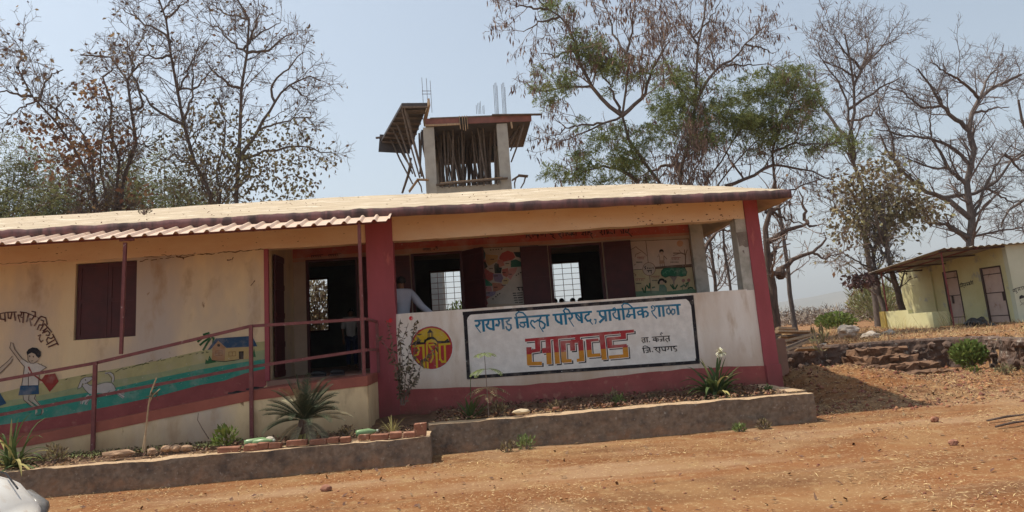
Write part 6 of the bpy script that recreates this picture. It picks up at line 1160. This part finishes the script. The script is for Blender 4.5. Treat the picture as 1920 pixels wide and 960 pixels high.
for (px, py, r_) in ((771, 597, .026), (733, 601, .026), (727, 604, .02)):
    p = at(px, py, y=-.9); m = MB()
    for k in range(9): a = k*.7; m.add([p, p+np.array((math.cos(a), -.3, math.sin(a)))*r_+np.array((0, 0, .008)), p+np.array((math.cos(a+.35), -.4, math.sin(a+.35)))*r_*1.4, p+np.array((math.cos(a+.7), -.3, math.sin(a+.7)))*r_], [(0, 1, 2, 3)])
    m.build('flower', mat('red_petal', (.55, .03, .04)), hb)
# dead stick and twig, small weeds
Zs = (0, 600, .375)
def zs(x, y_, Y=-2.05): return at(x*.375, 600+y_*.375, y=Y)
t = thing('dead_stick', tuple(zs(722, 655)), 'tall dry bare stick with a few dead leaves left of the ramp post', 'stick')
MB().tube([zs(722, 660), zs(728, 560), zs(742, 430), zs(755, 360), zs(782, 290)], [.014, .012, .011, .011, .010], 6).build('stem', mat('pale_dead_wood', (.50, .38, .24), (.36, .26, .16), scale=8), t); MB().tube([zs(712, 655), zs(725, 570)], .008, 5).build('stem', MATS['pale_dead_wood'], t); MB().tube([zs(745, 420), zs(765, 375), zs(800, 345)], .006, 5).build('stem', MATS['pale_dead_wood'], t)
P = np.array([zs(770+rnd.uniform(-12, 25), 365+rnd.uniform(-20, 25)) for _ in range(12)]); v, q = leaves(P, NR.normal(size=P.shape), .08, .02, .4); meshobj('dead_leaf', v, q, M_peri, t)
t = thing('thin_twig', tuple(zs(1045, 590)), 'thin crooked twig standing behind the small green weed', 'twig'); MB().tube([zs(1045, 595), zs(1010, 540), zs(988, 500), zs(992, 465)], [.007, .005, .004, .003], 5).build('stem', M_bark2, t)
p = zs(1128, 625); shrub('green_weed', 'small fresh green weed behind the lone brick on the left kerb', (p[0], -2.05, .60), (.15, .12, .13), 110, M_bush, .09, .04, 'weed', 9)
p = at(735, 795, y=-2.0); t = thing('grass_tuft', (p[0], -2.0, .60), 'dry pale grass tuft behind the upright brick', 'grass')
for k in range(26): a = rnd.uniform(0, 6.28); leafpart(t, (p[0], -2.0, .58), (math.cos(a)*.6, math.sin(a)*.4, 1), rnd.uniform(.15, .32), .007, rnd.uniform(.3, 2.0), M_bladey, 'blade')
for k, (px, py, y, r_, lab) in enumerate([(935, 752, -1.1, .13, 'dusty weed right of the feathery seedling'), (1150, 745, -.9, .14, 'thin green weed at the middle of the pink wall foot'), (1160, 752, -1.0, .10, 'low yellowish weed right of the thin green weed'), (1040, 758, -1.2, .10, 'small sprout left of the orange brick chip'), (1225, 740, -.9, .07, 'tiny weed left of the white lily'), (985, 828, -2.0, .12, 'green weed at the shaded foot of the right planter'), (952, 835, -2.1, .10, 'darker weed just left of the other at the planter foot'), (1430, 785, -2.0, .09, 'tiny yellow weed at the sunny foot of the right planter'), (1385, 793, -2.05, .07, 'short green sprout left of the yellow weed at the planter foot'), (648, 792, -2.1, .10, 'broad green leaves beside the cycad on its right'), (105, 845, -2.1, .14, 'pale grassy weed right of the left lily'), (1440, 730, -.9, .06, 'little yellow weed at the right end of the planter')]):
    p = at(px, py, y=y); z = .62 if y > -1.5 else (.6 if px < 700 else H1(p[0], y)); z = .26 if y in (-2.0, -2.1, -2.05) and px > 900 else z
    shrub('weed', lab, (p[0], y, z), (r_, r_*.8, r_*.8), int(60+r_*500), (M_leafdull, M_leafdull, M_seed)[k % 3], .055, .022, 'weed', 7)
p = at(270, 408, y=1.4); z = float(roofz(np.array([p[0]]), np.array([1.0]))[0]); p = at(270, 412, y=1.0); shrub('roof_weed', 'dead weed growing out of the roof at left', (p[0], 1.0, z), (.13, .1, .09), 70, M_peri, .05, .02, 'weed', 12)
# ============================================================= GROUND LITTER
def litter(name, lab, X, Y, ln, wd, m, lift=.006, tilt=.18, seed=0, cat='litter', zf=None):
    rs = np.random.RandomState(seed); n = len(X); Z = hgt(X, Y) if zf is None else zf; a = rs.uniform(0, 2*np.pi, n); D = np.stack((np.cos(a), np.sin(a), rs.normal(0, tilt, n)), 1); Sd = np.stack((-np.sin(a), np.cos(a), rs.normal(0, .3, n)), 1)
    k = rs.uniform(.5, 1.5, (n, 1)); w = (wd*rs.uniform(.6, 1.5, (n, 1))); P = np.stack((X, Y, Z+lift+rs.rand(n)*.01), 1); bend = np.array([0, 0, 1])*ln*.12*rs.rand(n, 1)
    V = np.stack((P-D*ln*k/2, P+Sd*w/2+bend, P+D*ln*k/2, P-Sd*w/2+bend), 1).reshape(-1, 3); o = meshobj(name, V, np.arange(4*n).reshape(-1, 4), m); return tag(o, lab, cat, kind='stuff')
rs = np.random.RandomState(11)
def scatter(n, x0, x1, y0, y1, f):
    X = rs.uniform(x0, x1, n); Y = rs.uniform(y0, y1, n); k = rs.rand(n) < f(X, Y); return X[k], Y[k]
inb = lambda X, Y: ~((X < 4.75) & (Y > -1.82)) & ~((X < -.5) & (Y > -2.52))
road = lambda X, Y: np.exp(-((Y+3.95-.05*X)/.42)**2)
den = lambda X, Y: inb(X, Y)*np.clip(.02+.9*sst(.48, .78, vnoise(X, Y, 1.3, 61))*(1-.9*road(X, Y))+.55*np.exp(-((Y+2.9)/.7)**2)*(1-.5*sst(3, 7, X)), 0, 1)
X, Y = scatter(40000, -7, 10.5, -8, 3.0, den); litter('straw_litter', 'dry straw scattered over the orange earth', X, Y, .06, .005, M_straw, seed=1)
X, Y = scatter(16000, -7, 10.5, -8, 3.0, den); litter('straw_chaff', 'fine pale chaff on the orange earth', X, Y, .022, .010, M_straw, seed=2)
X, Y = scatter(3500, -7, 10.8, -8, 5.2, lambda x, y: inb(x, y)*.55*(.3+vnoise(x, y, .9, 63))); litter('fallen_leaves', 'brown fallen leaves lying about the yard', X, Y, .06, .028, M_deadleaf, lift=.010, tilt=.4, seed=3)
X, Y = scatter(8000, 5.0, 11, -1.2, 5.3, lambda x, y: .5+.5*(vnoise(x, y, 2, 64) > .5)); litter('bank_straw', 'straw and dry stalks strewn over the earth bank', X, Y, .10, .008, M_straw, seed=4)
X, Y = scatter(6500, 5.0, 11, -1.2, 5.3, lambda x, y: x*0+.6); litter('bank_leaves', 'dark dead leaves strewn over the earth bank', X, Y, .055, .018, M_deadleaf, lift=.012, tilt=.5, seed=5)
# pebbles and clods
def clods(name, lab, X, Y, r0, r1, m, seed, zf=None):
    rs2 = np.random.RandomState(seed); n = len(X); oc = np.array([(1, 0, 0), (0, 1, 0), (-1, 0, 0), (0, -1, 0), (0, 0, 1), (0, 0, -1)], float); F8 = np.array([(0, 1, 4), (1, 2, 4), (2, 3, 4), (3, 0, 4), (1, 0, 5), (2, 1, 5), (3, 2, 5), (0, 3, 5)])
    r = (r0+(r1-r0)*rs2.rand(n)**3)[:, None, None]; V = oc[None]*r*rs2.uniform(.6, 1.3, (n, 6, 3)); V[..., 2] *= .7; Z = hgt(X, Y) if zf is None else zf; V += np.stack((X, Y, Z), 1)[:, None]; o = meshobj(name, V.reshape(-1, 3), (F8[None]+6*np.arange(n)[:, None, None]).reshape(-1, 3), m); return tag(o, lab, 'gravel', kind='stuff')
M_clod = mat('earth_clod', (.30, .14, .07), (.2, .09, .05), scale=6, island=.4)
X, Y = scatter(9000, -7, 10.5, -8, 3, lambda x, y: inb(x, y)*.8*(.2+vnoise(x, y, 2, 65))); clods('earth_clods', 'small clods and pebbles on the yard', X, Y, .004, .022, M_clod, 6)
X, Y = scatter(2600, 5, 11, -1.5, 5.3, lambda x, y: x*0+.9); clods('bank_clods', 'stones and clods on the earth bank', X, Y, .015, .07, M_clod, 7)
# terrace dry grass
X, Y = scatter(26000, 5.4, 24, .5, 22, lambda x, y: ((y > 5.5) | (x > np.interp(y, WY, WX)+.1))*(~((x > 15) & (y > 10.5)))*(.25+.75*(vnoise(x, y, .9, 66) > .42)))
n = len(X); P = np.stack((X, Y, hgt(X, Y)), 1); D = nrm(np.stack((NR.normal(0, .8, n), NR.normal(0, .8, n), np.full(n, .75)), 1)); v, q = leaves(P, D, .17, .012, 0, .3); tag(meshobj('terrace_grass', v, q, M_straw), 'short dry grass covering the terrace', 'grass', kind='stuff')
X, Y = scatter(7000, 5.4, 24, 2, 22, lambda x, y: ((y > 5.5) | (x > np.interp(y, WY, WX)+.1))*.5); litter('terrace_leaves', 'dead brown leaves on the terrace', X, Y, .10, .05, M_deadleaf, .012, .4, 8)
# taller dry stalks by the wall and the doors
def stalks(nm, lab, x, y, n, h, sp):
    t = thing(nm, (x, y, H1(x, y)), lab, 'grass')
    for k in range(n): a = rnd.uniform(0, 6.28); xx, yy = x+rnd.gauss(0, sp), y+rnd.gauss(0, sp); leafpart(t, (xx, yy, H1(xx, yy)-.02), (math.cos(a)*.5, math.sin(a)*.5, 1), h*rnd.uniform(.5, 1.1), .012, rnd.uniform(.1, 1.0), M_bladey, 'stalk')
stalks('dry_stalks', 'tall dry stalks behind the black bag before the toilet doors', 15.6, 11.2, 24, .7, .25); stalks('dry_stalks', 'dry grass tuft hanging over the wall at the right edge', 10.75, 1.7, 34, .6, .14); stalks('dry_stalks', 'dry stalks before the yellow low wall', 14.6, 12.6, 20, .6, .3)
# bed litter: dead leaves and creeping weeds on the planter soils
n = 2600; X = rs.uniform(-7.5, -.6, n); Y = rs.uniform(-2.25, -1.28, n); litter('bed_leaves', 'dead leaves and chips on the left bed', X, Y, .05, .022, M_deadleaf, .01, .5, 9, zf=.585+.02*rs.rand(n)+.015)
n = 2600; X = rs.uniform(-7.0, -1.8, n); Y = rs.uniform(-2.25, -1.5, n); k = vnoise(X, Y, 2.3, 70) > .45; X, Y = X[k], Y[k]; litter('creeping_weed', 'tiny creeping green weeds on the left bed', X, Y, .035, .018, mat('creeper_leaf', (.17, .19, .07), (.12, .13, .05), scale=8, island=.4), .02, .6, 10, zf=.60+.04*rs.rand(len(X)))
n = 1800; X = rs.uniform(-.5, 4.5, n); Y = rs.uniform(-1.55, -.05, n); litter('bed_leaves', 'dead leaves and chips on the right bed', X, Y, .055, .025, M_deadleaf, .01, .5, 12, zf=.645+.055*(Y+1.6)/1.6+.02)
n = 700; X = rs.uniform(-7.5, 4.6, n); Y = np.where(X < -.55, -2.37, -1.68)+rs.uniform(-.1, .1, n); litter('kerb_chips', 'straw chips lying on the planter kerbs', X, Y, .04, .008, M_straw, .0, .2, 13, zf=np.where(X < -.55, .605, .69))
clods('bed_clods', 'lumps of soil and rubble in the planter beds', *(lambda a, b_: (a, b_))(rs.uniform(-.5, 4.5, 900), rs.uniform(-1.5, -.03, 900)), .006, .035, M_clod, 14, zf=np.full(900, .675))
n = 260; X = rs.uniform(-8, 4.5, n); Y = rs.uniform(-.5, 3.2, n); litter('roof_leaves', 'dead leaves and dirt specks on the concrete roof', X, Y, .035, .018, M_deadleaf, .012, .3, 15, zf=roofz(X, Y))
# pieces of dry palm sheath on the right edge of the yard
for k, (px, py, L, lab) in enumerate([(1890, 790, .6, 'long brown stick lying on the ground at the right edge'), (1900, 800, .5, 'shorter brown stick in front of the long one at the right edge')]):
    p = at(px, py, z=.27); z = H1(p[0], p[1])+.03; tag(MB().tube([(p[0]-L/2, p[1]-.05, z), (p[0], p[1], z+.02), (p[0]+L/2, p[1]+.1, z+.01)], [.012, .016, .01], 6).build('fallen_stick', M_bark2), lab, 'stick')
# faint air haze between here and the hills
hz = bpy.data.materials.new('haze_air'); hz.use_nodes = True; ht = hz.node_tree; ht.nodes.remove(ht.nodes['Principled BSDF']); pv = ht.nodes.new('ShaderNodeVolumePrincipled')
pv.inputs['Color'].default_value = (.86, .90, .95, 1); pv.inputs['Density'].default_value = .00036; pv.inputs['Anisotropy'].default_value = .2; ht.links.new(pv.outputs[0], ht.nodes['Material Output'].inputs['Volume'])
tag(MB().box(-4500, 4500, -4500, 4500, -6, 330).build('haze', hz), 'pale dry season haze in the air', 'haze', kind='stuff')
